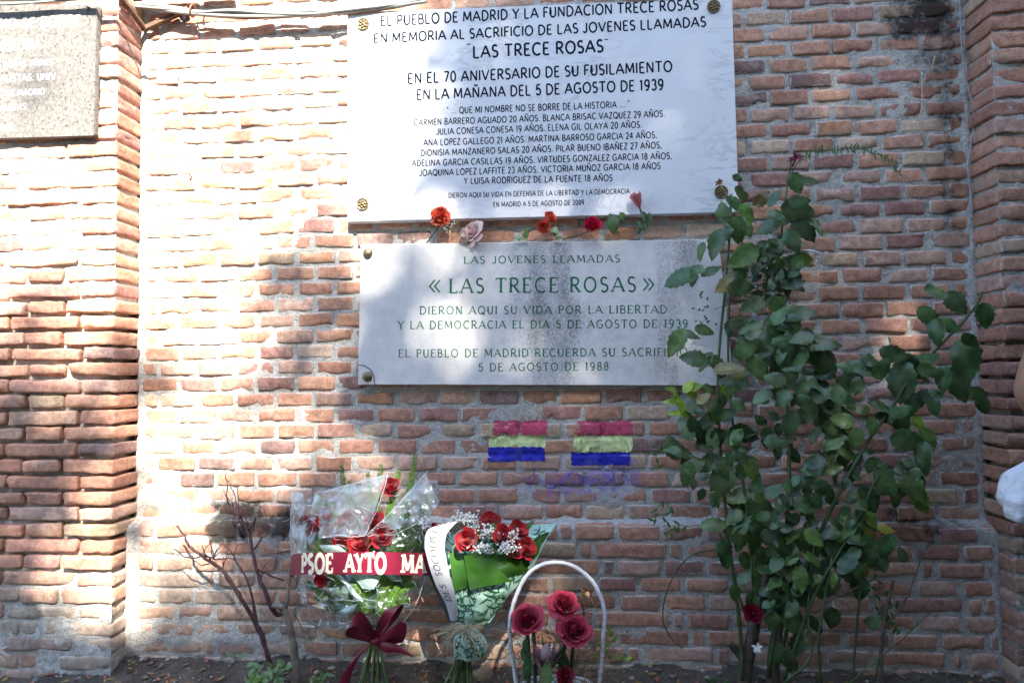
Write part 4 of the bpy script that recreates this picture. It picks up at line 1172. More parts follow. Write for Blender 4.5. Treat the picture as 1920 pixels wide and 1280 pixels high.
single = '''1518 335 42 8 d,1493 344 38 -70 m,1430 372 40 40 b,1452 370 34 60 g,1500 377 36 0 d,1498 394 56 -20 g,1438 425 42 -160 g,1510 427 56 -60 d,1534 425 34 -50 l,1470 405 36 70 m,1455 398 30 20 m,
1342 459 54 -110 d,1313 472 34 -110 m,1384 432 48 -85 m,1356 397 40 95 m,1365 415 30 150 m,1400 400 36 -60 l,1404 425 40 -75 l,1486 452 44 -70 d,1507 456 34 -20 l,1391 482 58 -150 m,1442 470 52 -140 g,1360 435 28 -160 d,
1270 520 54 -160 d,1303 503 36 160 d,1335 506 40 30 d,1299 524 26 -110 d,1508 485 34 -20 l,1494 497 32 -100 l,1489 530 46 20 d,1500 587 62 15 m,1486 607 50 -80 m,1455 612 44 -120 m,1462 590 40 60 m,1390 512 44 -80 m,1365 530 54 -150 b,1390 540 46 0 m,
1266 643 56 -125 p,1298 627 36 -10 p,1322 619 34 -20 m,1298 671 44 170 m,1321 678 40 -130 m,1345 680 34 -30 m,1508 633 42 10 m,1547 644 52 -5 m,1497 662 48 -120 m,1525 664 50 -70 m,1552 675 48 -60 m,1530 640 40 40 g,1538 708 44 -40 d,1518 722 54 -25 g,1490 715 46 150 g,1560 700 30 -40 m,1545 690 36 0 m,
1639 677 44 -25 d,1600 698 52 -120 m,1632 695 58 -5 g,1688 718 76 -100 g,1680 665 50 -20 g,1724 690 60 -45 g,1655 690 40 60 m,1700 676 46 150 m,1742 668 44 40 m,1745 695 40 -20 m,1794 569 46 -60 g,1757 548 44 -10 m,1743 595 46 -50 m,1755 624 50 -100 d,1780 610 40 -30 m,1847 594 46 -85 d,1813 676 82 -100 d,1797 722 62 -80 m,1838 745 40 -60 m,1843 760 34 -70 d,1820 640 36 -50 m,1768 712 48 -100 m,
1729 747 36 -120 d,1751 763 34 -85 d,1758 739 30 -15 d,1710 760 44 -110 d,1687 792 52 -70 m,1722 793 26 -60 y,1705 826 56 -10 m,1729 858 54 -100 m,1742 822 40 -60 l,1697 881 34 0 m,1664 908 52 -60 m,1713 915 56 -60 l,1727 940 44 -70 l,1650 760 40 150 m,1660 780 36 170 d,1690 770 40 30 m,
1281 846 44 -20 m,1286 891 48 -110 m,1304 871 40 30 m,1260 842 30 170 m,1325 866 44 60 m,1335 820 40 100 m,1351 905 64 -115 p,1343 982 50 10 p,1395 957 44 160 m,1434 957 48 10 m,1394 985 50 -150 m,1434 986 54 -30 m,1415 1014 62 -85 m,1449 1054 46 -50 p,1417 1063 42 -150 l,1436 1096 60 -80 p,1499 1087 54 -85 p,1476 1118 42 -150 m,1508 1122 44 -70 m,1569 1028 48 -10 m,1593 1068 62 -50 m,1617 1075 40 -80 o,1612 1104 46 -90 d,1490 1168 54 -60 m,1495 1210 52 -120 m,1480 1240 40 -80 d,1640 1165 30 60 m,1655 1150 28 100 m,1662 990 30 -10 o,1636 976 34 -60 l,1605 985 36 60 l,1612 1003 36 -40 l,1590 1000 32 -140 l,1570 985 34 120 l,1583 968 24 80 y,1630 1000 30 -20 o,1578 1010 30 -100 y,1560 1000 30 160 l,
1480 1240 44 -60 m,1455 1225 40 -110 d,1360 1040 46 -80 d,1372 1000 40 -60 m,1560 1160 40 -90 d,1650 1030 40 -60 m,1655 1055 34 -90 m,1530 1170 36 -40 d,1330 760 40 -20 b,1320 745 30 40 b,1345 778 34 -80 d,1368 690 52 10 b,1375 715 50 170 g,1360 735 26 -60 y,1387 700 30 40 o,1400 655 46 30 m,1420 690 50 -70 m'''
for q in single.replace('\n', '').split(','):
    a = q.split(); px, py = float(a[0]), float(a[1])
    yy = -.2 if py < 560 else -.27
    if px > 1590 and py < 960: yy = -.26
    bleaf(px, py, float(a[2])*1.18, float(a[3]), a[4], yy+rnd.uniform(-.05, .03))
def fill(poly, n, smin, smax, Y0, Y1, tones='dmmmg'):
    poly = np.array(poly, float); lo, hi = poly.min(0), poly.max(0); k = 0
    while k < n:
        x, y = rnd.uniform(lo[0], hi[0]), rnd.uniform(lo[1], hi[1]); ins = False; j = len(poly)-1
        for i in range(len(poly)):
            (xi, yi), (xj, yj) = poly[i], poly[j]
            if (yi > y) != (yj > y) and x < (xj-xi)*(y-yi)/(yj-yi)+xi: ins = not ins
            j = i
        if not ins: continue
        # compound leaf: a terminal leaflet with pairs behind it
        ang = rnd.uniform(-160, -20) if rnd.random() < .75 else rnd.uniform(0, 360)
        Y = rnd.uniform(Y0, Y1); tone = rnd.choice(tones); s = rnd.uniform(smin, smax)
        a = math.radians(ang); ux, uy = math.cos(a), -math.sin(a)
        bleaf(x, y, s, ang, tone, Y)
        for t, sgn in ((.75, 1), (.75, -1), (1.5, 1), (1.5, -1)):
            if rnd.random() < .82:
                bx = x-ux*s*t+(-uy)*sgn*s*.42; by = y-uy*s*t+ux*sgn*s*.42
                bleaf(bx, by, s*rnd.uniform(.7, .95), ang-sgn*rnd.uniform(40, 65), tone, Y+rnd.uniform(-.02, .02))
        k += 1
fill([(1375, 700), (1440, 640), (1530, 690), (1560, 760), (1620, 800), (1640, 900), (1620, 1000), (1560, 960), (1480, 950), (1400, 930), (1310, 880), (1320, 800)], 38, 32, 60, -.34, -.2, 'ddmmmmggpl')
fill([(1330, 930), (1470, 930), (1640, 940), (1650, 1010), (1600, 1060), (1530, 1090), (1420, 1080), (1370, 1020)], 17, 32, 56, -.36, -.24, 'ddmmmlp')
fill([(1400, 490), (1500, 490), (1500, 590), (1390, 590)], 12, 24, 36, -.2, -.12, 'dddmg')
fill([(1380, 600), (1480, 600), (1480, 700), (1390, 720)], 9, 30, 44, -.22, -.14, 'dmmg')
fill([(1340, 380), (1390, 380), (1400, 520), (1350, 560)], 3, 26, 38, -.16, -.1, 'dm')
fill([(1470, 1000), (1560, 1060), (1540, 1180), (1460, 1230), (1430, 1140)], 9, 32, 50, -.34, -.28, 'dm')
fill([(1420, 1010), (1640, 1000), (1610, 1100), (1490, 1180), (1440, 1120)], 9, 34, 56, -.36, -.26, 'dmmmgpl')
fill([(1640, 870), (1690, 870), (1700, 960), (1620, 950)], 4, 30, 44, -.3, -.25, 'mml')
o = LV.build('foliage', M_LEAF, bush)
# pale young shoot and the drying tangle
mb = MB(); LV = mb
for px, py, s, a in ((1264, 735, 24, 130), (1290, 722, 26, 60), (1304, 724, 24, 20), (1256, 752, 22, 170), (1272, 752, 24, -60), (1300, 740, 20, -30), (1268, 775, 28, 170), (1290, 778, 24, -20), (1280, 762, 20, 80), (1300, 766, 24, 10), (1258, 730, 18, 160)):
    bleaf(px, py, s*1.25, a, 'y', -.22)
o = mb.build('young_shoot', M_LEAF, bush); o['label'] = 'pale yellow green young leaves at the left side of the bush'
mb = MB()
for i in range(90):
    x, y = rnd.gauss(1440, 32), rnd.gauss(535, 24); a = at(x, y, -.16+rnd.uniform(-.05, .03)); b = a+np.array([rnd.gauss(0, .03), rnd.gauss(0, .02), rnd.gauss(-.005, .03)])
    tube(mb, smooth_path([a, (a+b)/2+np.array([0, 0, .006]), b], 2), .0009, 4, 0, (.5, .5, .45))
for i in range(40):
    x, y = rnd.gauss(1440, 34), rnd.gauss(540, 26); p = at(x, y, -.18+rnd.uniform(-.03, .03)); leaf(mb, p, nrm([rnd.gauss(0, 1), rnd.gauss(0, .5), rnd.gauss(-.6, .6)]), [0, -1, .3], .018, .010, 0, (1.4, 1.5, 1.2), .3)
for i in range(26):
    x, y = rnd.gauss(1318, 10), rnd.uniform(540, 620); p = at(x, y, -.11); leaf(mb, p, nrm([rnd.gauss(0, 1), rnd.gauss(0, .4), rnd.gauss(-.4, .7)]), [0, -1, .3], .013, .008, 0, (1.3, 1.5, 1.2), .3)
o = mb.build('dry_tangle', M_DRY if False else mat_simple('faded_leaf', (.07, .085, .05), .8, .3, 60, bstr=0), bush)
mb = MB()
for i in range(30):
    t = i/29; P = [(1500, 300), (1530, 282), (1565, 283), (1600, 278), (1640, 288), (1668, 300), (1685, 324)]
    q = smooth_path([np.array([*p, 0.0]) for p in P], 6); p = q[int(t*(len(q)-1))]; w = at(p[0], p[1], -.105)
    for s in (1, -1):
        leaf(mb, w, scr(w, 90*s+rnd.uniform(-50, 50))+[0, -.2, 0], [0, -1, .2], rnd.uniform(.012, .026), .006, 0, (1.1, 1.5, .9), .3)
for c0 in ((1258, 985), (1240, 960), (1500, 1190), (1660, 1150), (1668, 1170), (1650, 1100), (1240, 850)):
    for i in range(9):
        w = at(c0[0]+rnd.gauss(0, 12), c0[1]+rnd.gauss(0, 12), -.2); leaf(mb, w, scr(w, rnd.uniform(0, 360))+[0, -.2, 0], [0, -1, .2], rnd.uniform(.02, .03), .009, 0, (1.1, 1.5, .9), .3)
mb.build('tendril_leaves', M_LEAF, bush)
mb = MB(); c = at(1492, 297, -.13); tube(mb, [c, at(1486, 312, -.13)], .003, 6, 0, (.5, .3, .3))
for i in range(12): leaf(mb, c, nrm([rnd.gauss(.2, .8), rnd.uniform(-.8, 0), rnd.uniform(-.2, 1)]), [0, -1, 0], .026, .012, 0, (.8, .6, .7), .7, wav=.1, seed=i)
o = mb.build('faded_flower', mat_simple('faded_petal', (.20, .045, .075), .7, .3, 60, bstr=0), bush); o['label'] = 'shrivelled dark pink bloom at the top of the bush'
mb = MB(); rose(mb, at(1412, 1150, -.3), (-.2, -.75, .3), .030, .2, 31)
o = mb.build('bloom', mat_simple('magenta_petal', (.30, .012, .05), .6, .2, 60, bstr=0, trans=.1), bush); o['label'] = 'crimson rose half hidden low in the bush'
mb = MB(); tube(mb, smooth_path([at(1500, 470, -.2), at(1520, 470, -.22), at(1548, 477, -.24)]), [.0025, .003, .001], 6)
mb.build('broken_twig', mat_simple('bare_twig', (.55, .55, .5), .7, .2, 60, bstr=0), bush)
mb = MB()
for i in range(7): leaf(mb, at(1419, 1213, -.31), nrm([rnd.gauss(0, 1), -.6, rnd.gauss(0, 1)]), [0, -1, .3], .018, .010, 0, (1, 1, 1), .3)
tag(mb.build('white_flower', M_WHITEFL, None), 'small white blossom caught low among the woody stems of the rose bush', 'flower')

# ------------------------------------------------------------------ bare shrub and weeds by the ledge
sh = thing('bare_shrub', at(553, 1285, -.2), 'leafless shrub with dark red stems rising from a pruned grey trunk left of the bouquets', 'shrub')
M_GREYW = mat_simple('grey_bark', (.22, .19, .15), .9, .35, 30, 90, .9, .003)
M_REDW = mat_simple('dark_red_twig', (.085, .035, .035), .6, .4, 50, 120, .6, .002)
YS = -.2
def twig(pts, r, m, nm): 
    mb = MB(); tube(mb, smooth_path([at(px+rnd.uniform(-1.2, 1.2), py, Y) for px, py, Y in pts], 6), [q*.78 for q in r], 8, 0, (1, 1, 1), .0022)
    return mb.build(nm, m, sh)
twig([(553, 1290, -.2), (556, 1255, -.2), (547, 1185, -.2), (538, 1155, -.2), (529, 1136, -.2)], [.019, .017, .014, .013, .012], M_GREYW, 'trunk')
twig([(536, 1150, -.2), (545, 1060, -.18), (553, 1030, -.17)], [.007, .003], M_GREYW, 'stub')
twig([(532, 1143, -.2), (518, 1138, -.22), (512, 1134, -.23)], [.008, .006], M_GREYW, 'stub')
twig([(545, 1140, -.2), (570, 1180, -.18), (584, 1200, -.17)], [.003, .0015], M_GREYW, 'twig')
twig([(531, 1150, -.2), (519, 1150, -.21), (503, 1126, -.22), (487, 1083, -.21), (474, 1033, -.19), (466, 993, -.17)], [.009, .0085, .008, .007, .006], M_REDW, 'stem')
for pts, r in [([(467, 995, -.17), (452, 972, -.16), (437, 953, -.15), (427, 935, -.14), (424, 905, -.13), (421, 880, -.13)], [.0045, .003, .0015]),
    ([(450, 972, -.16), (445, 945, -.15), (432, 910, -.14), (421, 897, -.14)], [.003, .0015]), ([(455, 975, -.16), (449, 945, -.14), (446, 912, -.13)], [.003, .0012]),
    ([(466, 985, -.17), (461, 960, -.16), (452, 943, -.15)], [.0035, .002]), ([(466, 993, -.17), (476, 980, -.18), (481, 968, -.19)], [.005, .003]), ([(477, 1028, -.19), (485, 1018, -.2), (492, 1005, -.2)], [.004, .003]),
    ([(484, 1065, -.21), (503, 1078, -.2), (531, 1088, -.18)], [.004, .0025]),
    ([(506, 1245, -.22), (495, 1203, -.22), (480, 1166, -.22), (453, 1122, -.22), (415, 1068, -.2), (378, 1042, -.18), (354, 1020, -.17), (346, 1003, -.16), (329, 986, -.15)], [.011, .010, .008, .006, .004, .003]),
    ([(379, 1042, -.18), (364, 1046, -.18), (343, 1041, -.17), (325, 1028, -.16)], [.0035, .002]), ([(394, 1056, -.19), (376, 1058, -.19), (362, 1050, -.18)], [.003, .0015]),
    ([(372, 1036, -.18), (400, 1047, -.19), (420, 1047, -.2), (432, 1045, -.2)], [.0035, .002]), ([(481, 1168, -.22), (470, 1105, -.21), (453, 1067, -.2), (438, 1048, -.19)], [.006, .0045, .003]),
    ([(395, 1052, -.19), (382, 1030, -.2), (378, 1020, -.2)], [.003, .0012])]:
    twig(pts, r, M_REDW, 'twig')
for i in range(26):
    x0, y0 = rnd.choice(((466, 992), (474, 1030), (427, 935), (450, 972), (415, 1067), (378, 1042), (440, 1050), (487, 1085), (400, 1047), (354, 1020)))
    a = rnd.uniform(40, 150); L = rnd.uniform(18, 52); a2 = a+rnd.uniform(-35, 35)
    x1, y1 = x0+L*.5*math.cos(math.radians(a)), y0-L*.5*math.sin(math.radians(a)); x2, y2 = x1+L*.5*math.cos(math.radians(a2)), y1-L*.5*math.sin(math.radians(a2))
    twig([(x0, y0, -.18), (x1, y1, -.17+rnd.uniform(-.02, .02)), (x2, y2, -.16+rnd.uniform(-.03, .03))], [.0028, .0009], M_REDW, 'twig')
def weed(name, base_px, n, hgt, label, tone, wid=.018):
    t = thing(name, at(base_px[0], base_px[1], base_px[2]), label, 'weed', 'weeds at the foot of the wall')
    mb, ms = MB(), MB(); p0 = at(*base_px); p0[2] = ground_z(p0[0], p0[1])
    for i in range(n):
        top = p0+np.array([rnd.gauss(0, hgt*.5), rnd.gauss(0, .03), hgt*rnd.uniform(.4, 1.1)])
        tube(ms, smooth_path([p0+[rnd.gauss(0, .01), 0, -.01], (p0+top)/2+[0, 0, .01], top], 3), .0012, 4)
        for k in range(7):
            q = p0+(top-p0)*rnd.uniform(.35, 1); leaf(mb, q, nrm([rnd.gauss(0, 1), rnd.gauss(-.3, .5), rnd.gauss(.3, .5)]), [0, -.7, .7], rnd.uniform(.02, .04), wid, 0, leaf_tone(tone), .3)
    ms.build('stems', M_GREENSTEM, t); mb.build('leaves', M_LEAF, t)
weed('weed', (512, 1275, -.24), 9, .11, 'low green weed at the foot of the shrub stem, left of the cellophane bouquet', 'l')
weed('weed', (590, 1290, -.26), 6, .06, 'small green weed between the shrub trunk and the burgundy ribbon tail', 'l', .012)
weed('weed', (1340, 1290, -.2), 5, .05, 'sparse weed on the dirt between the flower basket and the rose bush', 'm', .012)

# ------------------------------------------------------------------ bouquets, basket
def film_mat(name, haze, tint=(.72, .80, .84)):
    m, nt, b = nodes_of(name); v = obj_coord(nt)
    tr = nt.nodes.new('ShaderNodeBsdfTransparent'); tr.inputs[0].default_value = (.96, .98, .98, 1)
    gl = nt.nodes.new('ShaderNodeBsdfGlossy'); gl.inputs['Roughness'].default_value = .16; gl.inputs[0].default_value = (.9, .95, 1, 1)
    df = nt.nodes.new('ShaderNodeBsdfDiffuse'); df.inputs[0].default_value = (*tint, 1)
    tl = nt.nodes.new('ShaderNodeBsdfTranslucent'); tl.inputs[0].default_value = (*tint, 1)
    fr = nt.nodes.new('ShaderNodeFresnel'); fr.inputs[0].default_value = 1.55
    bp = nt.nodes.new('ShaderNodeBump'); bp.inputs['Strength'].default_value = .9; bp.inputs['Distance'].default_value = .006
    nt.links.new(noise(nt, 26, 3, .55, v, .6), bp.inputs['Height'])
    for s in (gl, fr): nt.links.new(bp.outputs[0], s.inputs['Normal'])
    m0 = nt.nodes.new('ShaderNodeMixShader'); m0.inputs[0].default_value = .5
    nt.links.new(df.outputs[0], m0.inputs[1]); nt.links.new(tl.outputs[0], m0.inputs[2])
    m1 = nt.nodes.new('ShaderNodeMixShader')
    nt.links.new(ramp(nt, noise(nt, 11, 4, .6, v, .5), .3, .7, haze*.55, haze*1.35), m1.inputs[0])
    nt.links.new(tr.outputs[0], m1.inputs[1]); nt.links.new(m0.outputs[0], m1.inputs[2])
    m2 = nt.nodes.new('ShaderNodeMixShader')
    nt.links.new(math_(nt, 'MINIMUM', math_(nt, 'MULTIPLY', fr.outputs[0], 1.5), .8), m2.inputs[0])
    nt.links.new(m1.outputs[0], m2.inputs[1]); nt.links.new(gl.outputs[0], m2.inputs[2])
    nt.links.new(m2.outputs[0], nt.nodes['Material Output'].inputs[0])
    return m
M_CLEAR, M_FROST = film_mat('clear_cellophane', .05), film_mat('frosted_cellophane', .36, (.80, .88, .92))
M_TISSUE = film_mat('mint_tissue', .85, (.55, .74, .70))
M_FERN = mat_simple('fern', (.13, .27, .05), .55, .3, 40, bstr=0, trans=.25)
M_BURG = mat_simple('burgundy_ribbon', (.17, .008, .028), .38, .15, 30, 220, .15, .0006, .5)
M_BURGT = mat_simple('gilt_white_letters', (.72, .66, .50), .5, .15, 60, bstr=0)
M_RIBW = mat_simple('white_ribbon', (.52, .52, .54), .5, .08, 20, 200, .15, .0005)
M_BLACKT = mat_simple('black_letters', (.008, .008, .01), .9, .1, 60, bstr=0, spec=.03)
M_STEM = mat_simple('flower_stem', (.085, .13, .04), .55, .35, 60, bstr=0)
M_WRAPLEAF = mat_simple('glossy_wrap_leaf', (.03, .10, .011), .30, .25, 14, 60, .2, .001, .5, trans=.1)
M_SHADEWRAP = mat_simple('shaded_wrap', (.022, .022, .018), .6, .3, 20, bstr=0)  # dark leaf backing with its shadow side put into the colour
M_RAFFIA = mat_simple('raffia', (.46, .38, .24), .8, .2, 60, bstr=0)
M_WICKER = mat_simple('white_wicker', (.66, .66, .68), .6, .12, 40, 260, .6, .0012)
def mint_mat():
    m, nt, b = nodes_of('mint_leaf_print_paper'); v = obj_coord(nt)
    n1 = noise(nt, 17, 1, .4, v, 1.6); n2 = noise(nt, 23, 1, .4, v, 2.2)
    ln = ramp(nt, math_(nt, 'ABSOLUTE', math_(nt, 'SUBTRACT', n1, .5)), .02, .04, 1, 0)
    l2 = ramp(nt, math_(nt, 'ABSOLUTE', math_(nt, 'SUBTRACT', n2, .56)), .006, .05, 1, 0)
    l2 = math_(nt, 'MULTIPLY', l2, ramp(nt, noise(nt, 40, 2, .5, v), .5, .56))
    c = mix(nt, ramp(nt, n1, .3, .7), (.46, .70, .58), (.38, .62, .50))
    nt.links.new(c, b.inputs['Base Color']); b.inputs['Roughness'].default_value = .5
    bump(nt, b, noise(nt, 18, 3, .5, v), .4, .006)
    return m
M_MINT = mint_mat()

def panel(mb, q, n=12, m=12, bulge=0.0, crump=.004, mat=0, col=(1, 1, 1), seed=0, wob=0.0):
    """sheet between four (px, py, Y) corners TL TR BR BL, bulging towards the viewer"""
    A, B2, C2, D2 = [at(*p) for p in q]
    u, w = np.meshgrid(np.linspace(0, 1, n), np.linspace(0, 1, m), indexing='ij')
    P = A*((1-u)*(1-w))[..., None]+B2*(u*(1-w))[..., None]+C2*(u*w)[..., None]+D2*((1-u)*w)[..., None]
    P[..., 1] -= bulge*np.sin(np.pi*u)*(.35+.65*np.sin(np.pi*w))
    nz = 1.5*np.abs(vnoise(P+seed, 16, 3))+.9*np.abs(vnoise(P+seed, 34, 8))+.4*np.abs(vnoise(P+seed, 70, 9))
    P[..., 1] += crump*nz; P[..., 0] += crump*(.4*vnoise(P+seed, 30, 5)+wob*vnoise(P+seed, 9, 5)); P[..., 2] += crump*(.4*vnoise(P+seed, 30, 6)+wob*vnoise(P+seed, 9, 6))
    mb.add(P.reshape(-1, 3), grid_faces(n, m), mat, col)
def frond(mb, pts, nlen, col, n=46, dens=1.0):
    """feathery frond: needles on side twigs"""
    P = smooth_path([at(*p) for p in pts], 8); tube(mb, P, [.0016, .0005], 4, 0, (.8, .8, .6))
    for i in range(n):
        t = .12+.88*i/n; k = min(int(t*(len(P)-1)), len(P)-2); p = P[k]+(P[k+1]-P[k])*(t*(len(P)-1)-k)
        d = nrm(P[k+1]-P[k]); s = nrm(np.cross(d, [0, -1, .15]))
        for sg in (1, -1):
            L = nlen*(1.05-t*.75)*rnd.uniform(.7, 1.2)
            dd = nrm(s*sg+d*rnd.uniform(.4, .9)+np.array([0, rnd.uniform(-.5, .3), 0])); q = p+dd*L; w = nrm(np.cross(dd, [0, -1, 0]))*.0019
            c = np.array(col)*rnd.uniform(.7, 1.3)
            mb.add([p-w*.5, p+w*.5, (p+q)/2+w, q, (p+q)/2-w], [(0, 1, 2, 3, 4)], 0, c)
            for f in (.45, .75):
                b0 = p+dd*L*f
                for s2 in (1, -1):
                    e = b0+nrm(dd+w/np.linalg.norm(w)*s2*.9)*L*.38; ww = w*.6
                    mb.add([b0-ww, b0+ww, e], [(0, 1, 2)], 0, c)
def on_path(P, half_dir):
    """maps (u along the path, v across) to the surface of a ribbon"""
    P = np.asarray(P); seg = np.linalg.norm(np.diff(P, axis=0), axis=1); S = np.concatenate([[0], np.cumsum(seg)])
    def f(u, v, d, S=S, P=P):
        c = np.array([np.interp(u, S, P[:, k]) for k in range(3)])
        h = np.array([np.interp(u, S, half_dir[:, k]) for k in range(3)]); h = nrm(h)
        e = 1e-3; t = nrm(np.array([np.interp(u+e, S, P[:, k]) for k in range(3)])-np.array([np.interp(u-e, S, P[:, k]) for k in range(3)]))
        nn = nrm(np.cross(t, h)); nn = nn if nn[1] < 0 else -nn
        return c+h*v+nn*d
    return f, S[-1]

# --- bouquet in cellophane
b1 = thing('bouquet', at(698, 1300, -.3), 'large cellophane wrapped bouquet of red roses with burgundy lettered sash and bow', 'bouquet')
mb = MB(); cB = (700, 1150, -.25)
for tip in ((600, 925, -.17), (560, 960, -.17), (640, 872, -.16), (655, 900, -.18), (690, 885, -.18), (715, 870, -.17), (748, 880, -.2), (780, 850, -.18), (770, 905, -.22), (800, 915, -.2), (812, 950, -.22), (790, 975, -.25), (765, 960, -.27), (560, 1010, -.2), (575, 1090, -.24), (590, 1120, -.25), (610, 1060, -.26), (640, 1010, -.24),
            (795, 1010, -.25), (800, 1050, -.25), (785, 1090, -.27), (765, 1120, -.29), (740, 1130, -.3), (640, 1120, -.29), (610, 1140, -.27), (625, 940, -.18), (580, 1040, -.22), (810, 930, -.2), (735, 940, -.22), (760, 1000, -.26), (600, 1000, -.22), (650, 1060, -.27), (745, 1100, -.3), (665, 1090, -.3), (700, 1085, -.31), (725, 1060, -.3), (690, 960, -.22), (660, 990, -.25), (740, 1000, -.28), (620, 1095, -.27)):
    L = math.hypot(tip[0]-cB[0], tip[1]-cB[1]); mid = ((cB[0]+tip[0])/2+rnd.uniform(-14, 14), (cB[1]+tip[1])/2+rnd.uniform(-10, 10), (cB[2]+tip[2])/2-.02)
    g = rnd.uniform(.75, 1.45); frond(mb, [cB, mid, tip], .030, (g, g, g*.9), int(30+L*.2))
mb.build('greenery', M_FERN, b1)
for i, (px, py, r, Y, ax) in enumerate(((733, 914, 21, -.23, (.1, -.75, .6)), (612, 970, 20, -.23, (-.3, -.75, .5)), (588, 990, 16, -.22, (-.5, -.7, .3)), (655, 978, 23, -.22, (0, -.7, .7)), (703, 978, 21, -.25, (.2, -.75, .6)), (676, 1018, 26, -.28, (0, -.85, .45)), (716, 1004, 24, -.28, (.2, -.85, .4)), (640, 1012, 18, -.25, (-.2, -.8, .5)), (605, 1086, 17, -.27, (-.4, -.8, .2)), (572, 975, 14, -.2, (-.6, -.7, .2)))):
    R = r*mpp(Y, px, py)*.98; ax = nrm(ax); c = at(px, py, Y)-ax*R*.5
    mb = MB(); rose(mb, c, ax, R, .25, 100+i); sepal_base(mb, c, ax, R, 1, (1.2, 1.3, 1))
    mb.build('rose', [M_RED, M_LEAF], b1)
mb = MB()
for i in range(22):
    a = rnd.uniform(-1, 1); tube(mb, smooth_path([at(700+a*10, 1170, -.27+rnd.uniform(-.02, .02)), at(703+a*9, 1205, -.27), at(697+a*34+rnd.uniform(-6, 6), 1312, -.29+rnd.uniform(-.04, .04))], 4), .0026, 5, 0, (rnd.uniform(.6, 1.4),)*3)
mb.build('stems', M_STEM, b1)
mb = MB()
for q, bl, cr in (([(541, 915, -.15), (823, 900, -.15), (740, 1175, -.25), (655, 1175, -.25)], -.02, .006), ([(541, 920, -.18), (592, 935, -.23), (585, 1045, -.28), (546, 1060, -.22)], .02, .007),
                  ([(546, 1070, -.24), (800, 1075, -.27), (735, 1190, -.29), (668, 1190, -.29)], .05, .010), ([(590, 1110, -.29), (660, 1130, -.32), (680, 1195, -.3), (600, 1180, -.27)], .015, .012), ([(690, 995, -.27), (812, 960, -.25), (802, 1040, -.27), (700, 1040, -.31)], .02, .006)):
    panel(mb, q, 34, 34, bl, cr*1.5, seed=bl*100, wob=.8)
mb.build('cellophane', M_CLEAR, b1)
mb = MB()
for q, bl in (([(541, 920, -.19), (566, 924, -.22), (572, 1040, -.27), (549, 1042, -.24)], .006), ([(592, 925, -.25), (730, 887, -.24), (684, 1003, -.30), (600, 1008, -.28)], .012), ([(798, 884, -.22), (824, 940, -.24), (795, 975, -.27), (686, 1004, -.30)], .006), ([(560, 1078, -.25), (568, 1078, -.27), (575, 1135, -.28), (562, 1130, -.26)], .0)):
    mb = MB(); panel(mb, q, 30, 30, bl, .008, seed=bl*300, wob=.9); mb.build('folded_film', M_FROST, b1)
mb = MB()
for q in ([(600, 1022, -.3), (634, 1021, -.3), (650, 1033, -.31), (612, 1040, -.3)], [(651, 1074, -.32), (718, 1074, -.33), (700, 1102, -.33), (676, 1102, -.33)], [(626, 1077, -.31), (634, 1076, -.31), (676, 1118, -.33), (668, 1124, -.33)], [(631, 1147, -.32), (668, 1129, -.33), (660, 1148, -.33), (648, 1162, -.32)], [(608, 1102, -.3), (634, 1098, -.31), (640, 1116, -.31), (622, 1112, -.3)], [(640, 1098, -.31), (652, 1100, -.31), (648, 1122, -.32), (634, 1128, -.31)],
          [(590, 925, -.26), (610, 935, -.26), (588, 965, -.26), (582, 960, -.26)], [(720, 1076, -.32), (745, 1074, -.32), (752, 1090, -.32), (735, 1088, -.32)]):
    mb = MB(); panel(mb, q, 14, 14, .006, .007, wob=.7); mb.build('tissue', M_TISSUE, b1)
# pale threads along the film folds, standing in for glints
mb = MB()
for pts in ([(730, 887, -.25), (708, 950, -.28), (684, 1004, -.31)], [(800, 884, -.22), (745, 948, -.26), (686, 1004, -.31)], [(541, 918, -.18), (546, 990, -.22), (549, 1042, -.25)], [(592, 925, -.25), (660, 908, -.25), (730, 887, -.25)], [(600, 1008, -.28), (640, 1003, -.3), (684, 1004, -.31)], [(795, 975, -.27), (740, 1000, -.29), (690, 1005, -.31)], [(640, 1085, -.31), (676, 1124, -.33), (640, 1122, -.32)], [(590, 1110, -.29), (620, 1160, -.29), (665, 1192, -.3)], [(798, 1080, -.27), (775, 1140, -.28), (736, 1188, -.29)]):
    Q = smooth_path([at(*p) for p in pts], 12); Q += (.004*vnoise(Q, 40, 3)+.003*vnoise(Q, 90, 4))[:, None]*np.array([1, .6, 1])
    tube(mb, Q, .0008, 4)
for i in range(95):                        # glints on the film creases, painted as thin pale threads
    px, py = (rnd.uniform(548, 800), rnd.uniform(905, 1030)) if i % 2 else (rnd.uniform(570, 780), rnd.uniform(1080, 1185))
    if i % 2 == 0 and abs(px-690) > 125-(py-1080)*.75: continue
    a = rnd.uniform(0, 3.14); L = rnd.uniform(8, 34); Yc = -.29 if i % 2 else -.325
    Q = smooth_path([at(px, py, Yc), at(px+L*.5*math.cos(a)+rnd.gauss(0, 3), py+L*.5*math.sin(a)+rnd.gauss(0, 3), Yc-.006), at(px+L*math.cos(a+.3), py+L*math.sin(a+.3), Yc)], 4)
    tube(mb, Q, [.0002, rnd.uniform(.0004, .0009), .0002], 4)
mb.build('film_edge_glints', mat_simple('film_edge_glint', (.62, .68, .72), .3, .2, 60, bstr=0), b1)
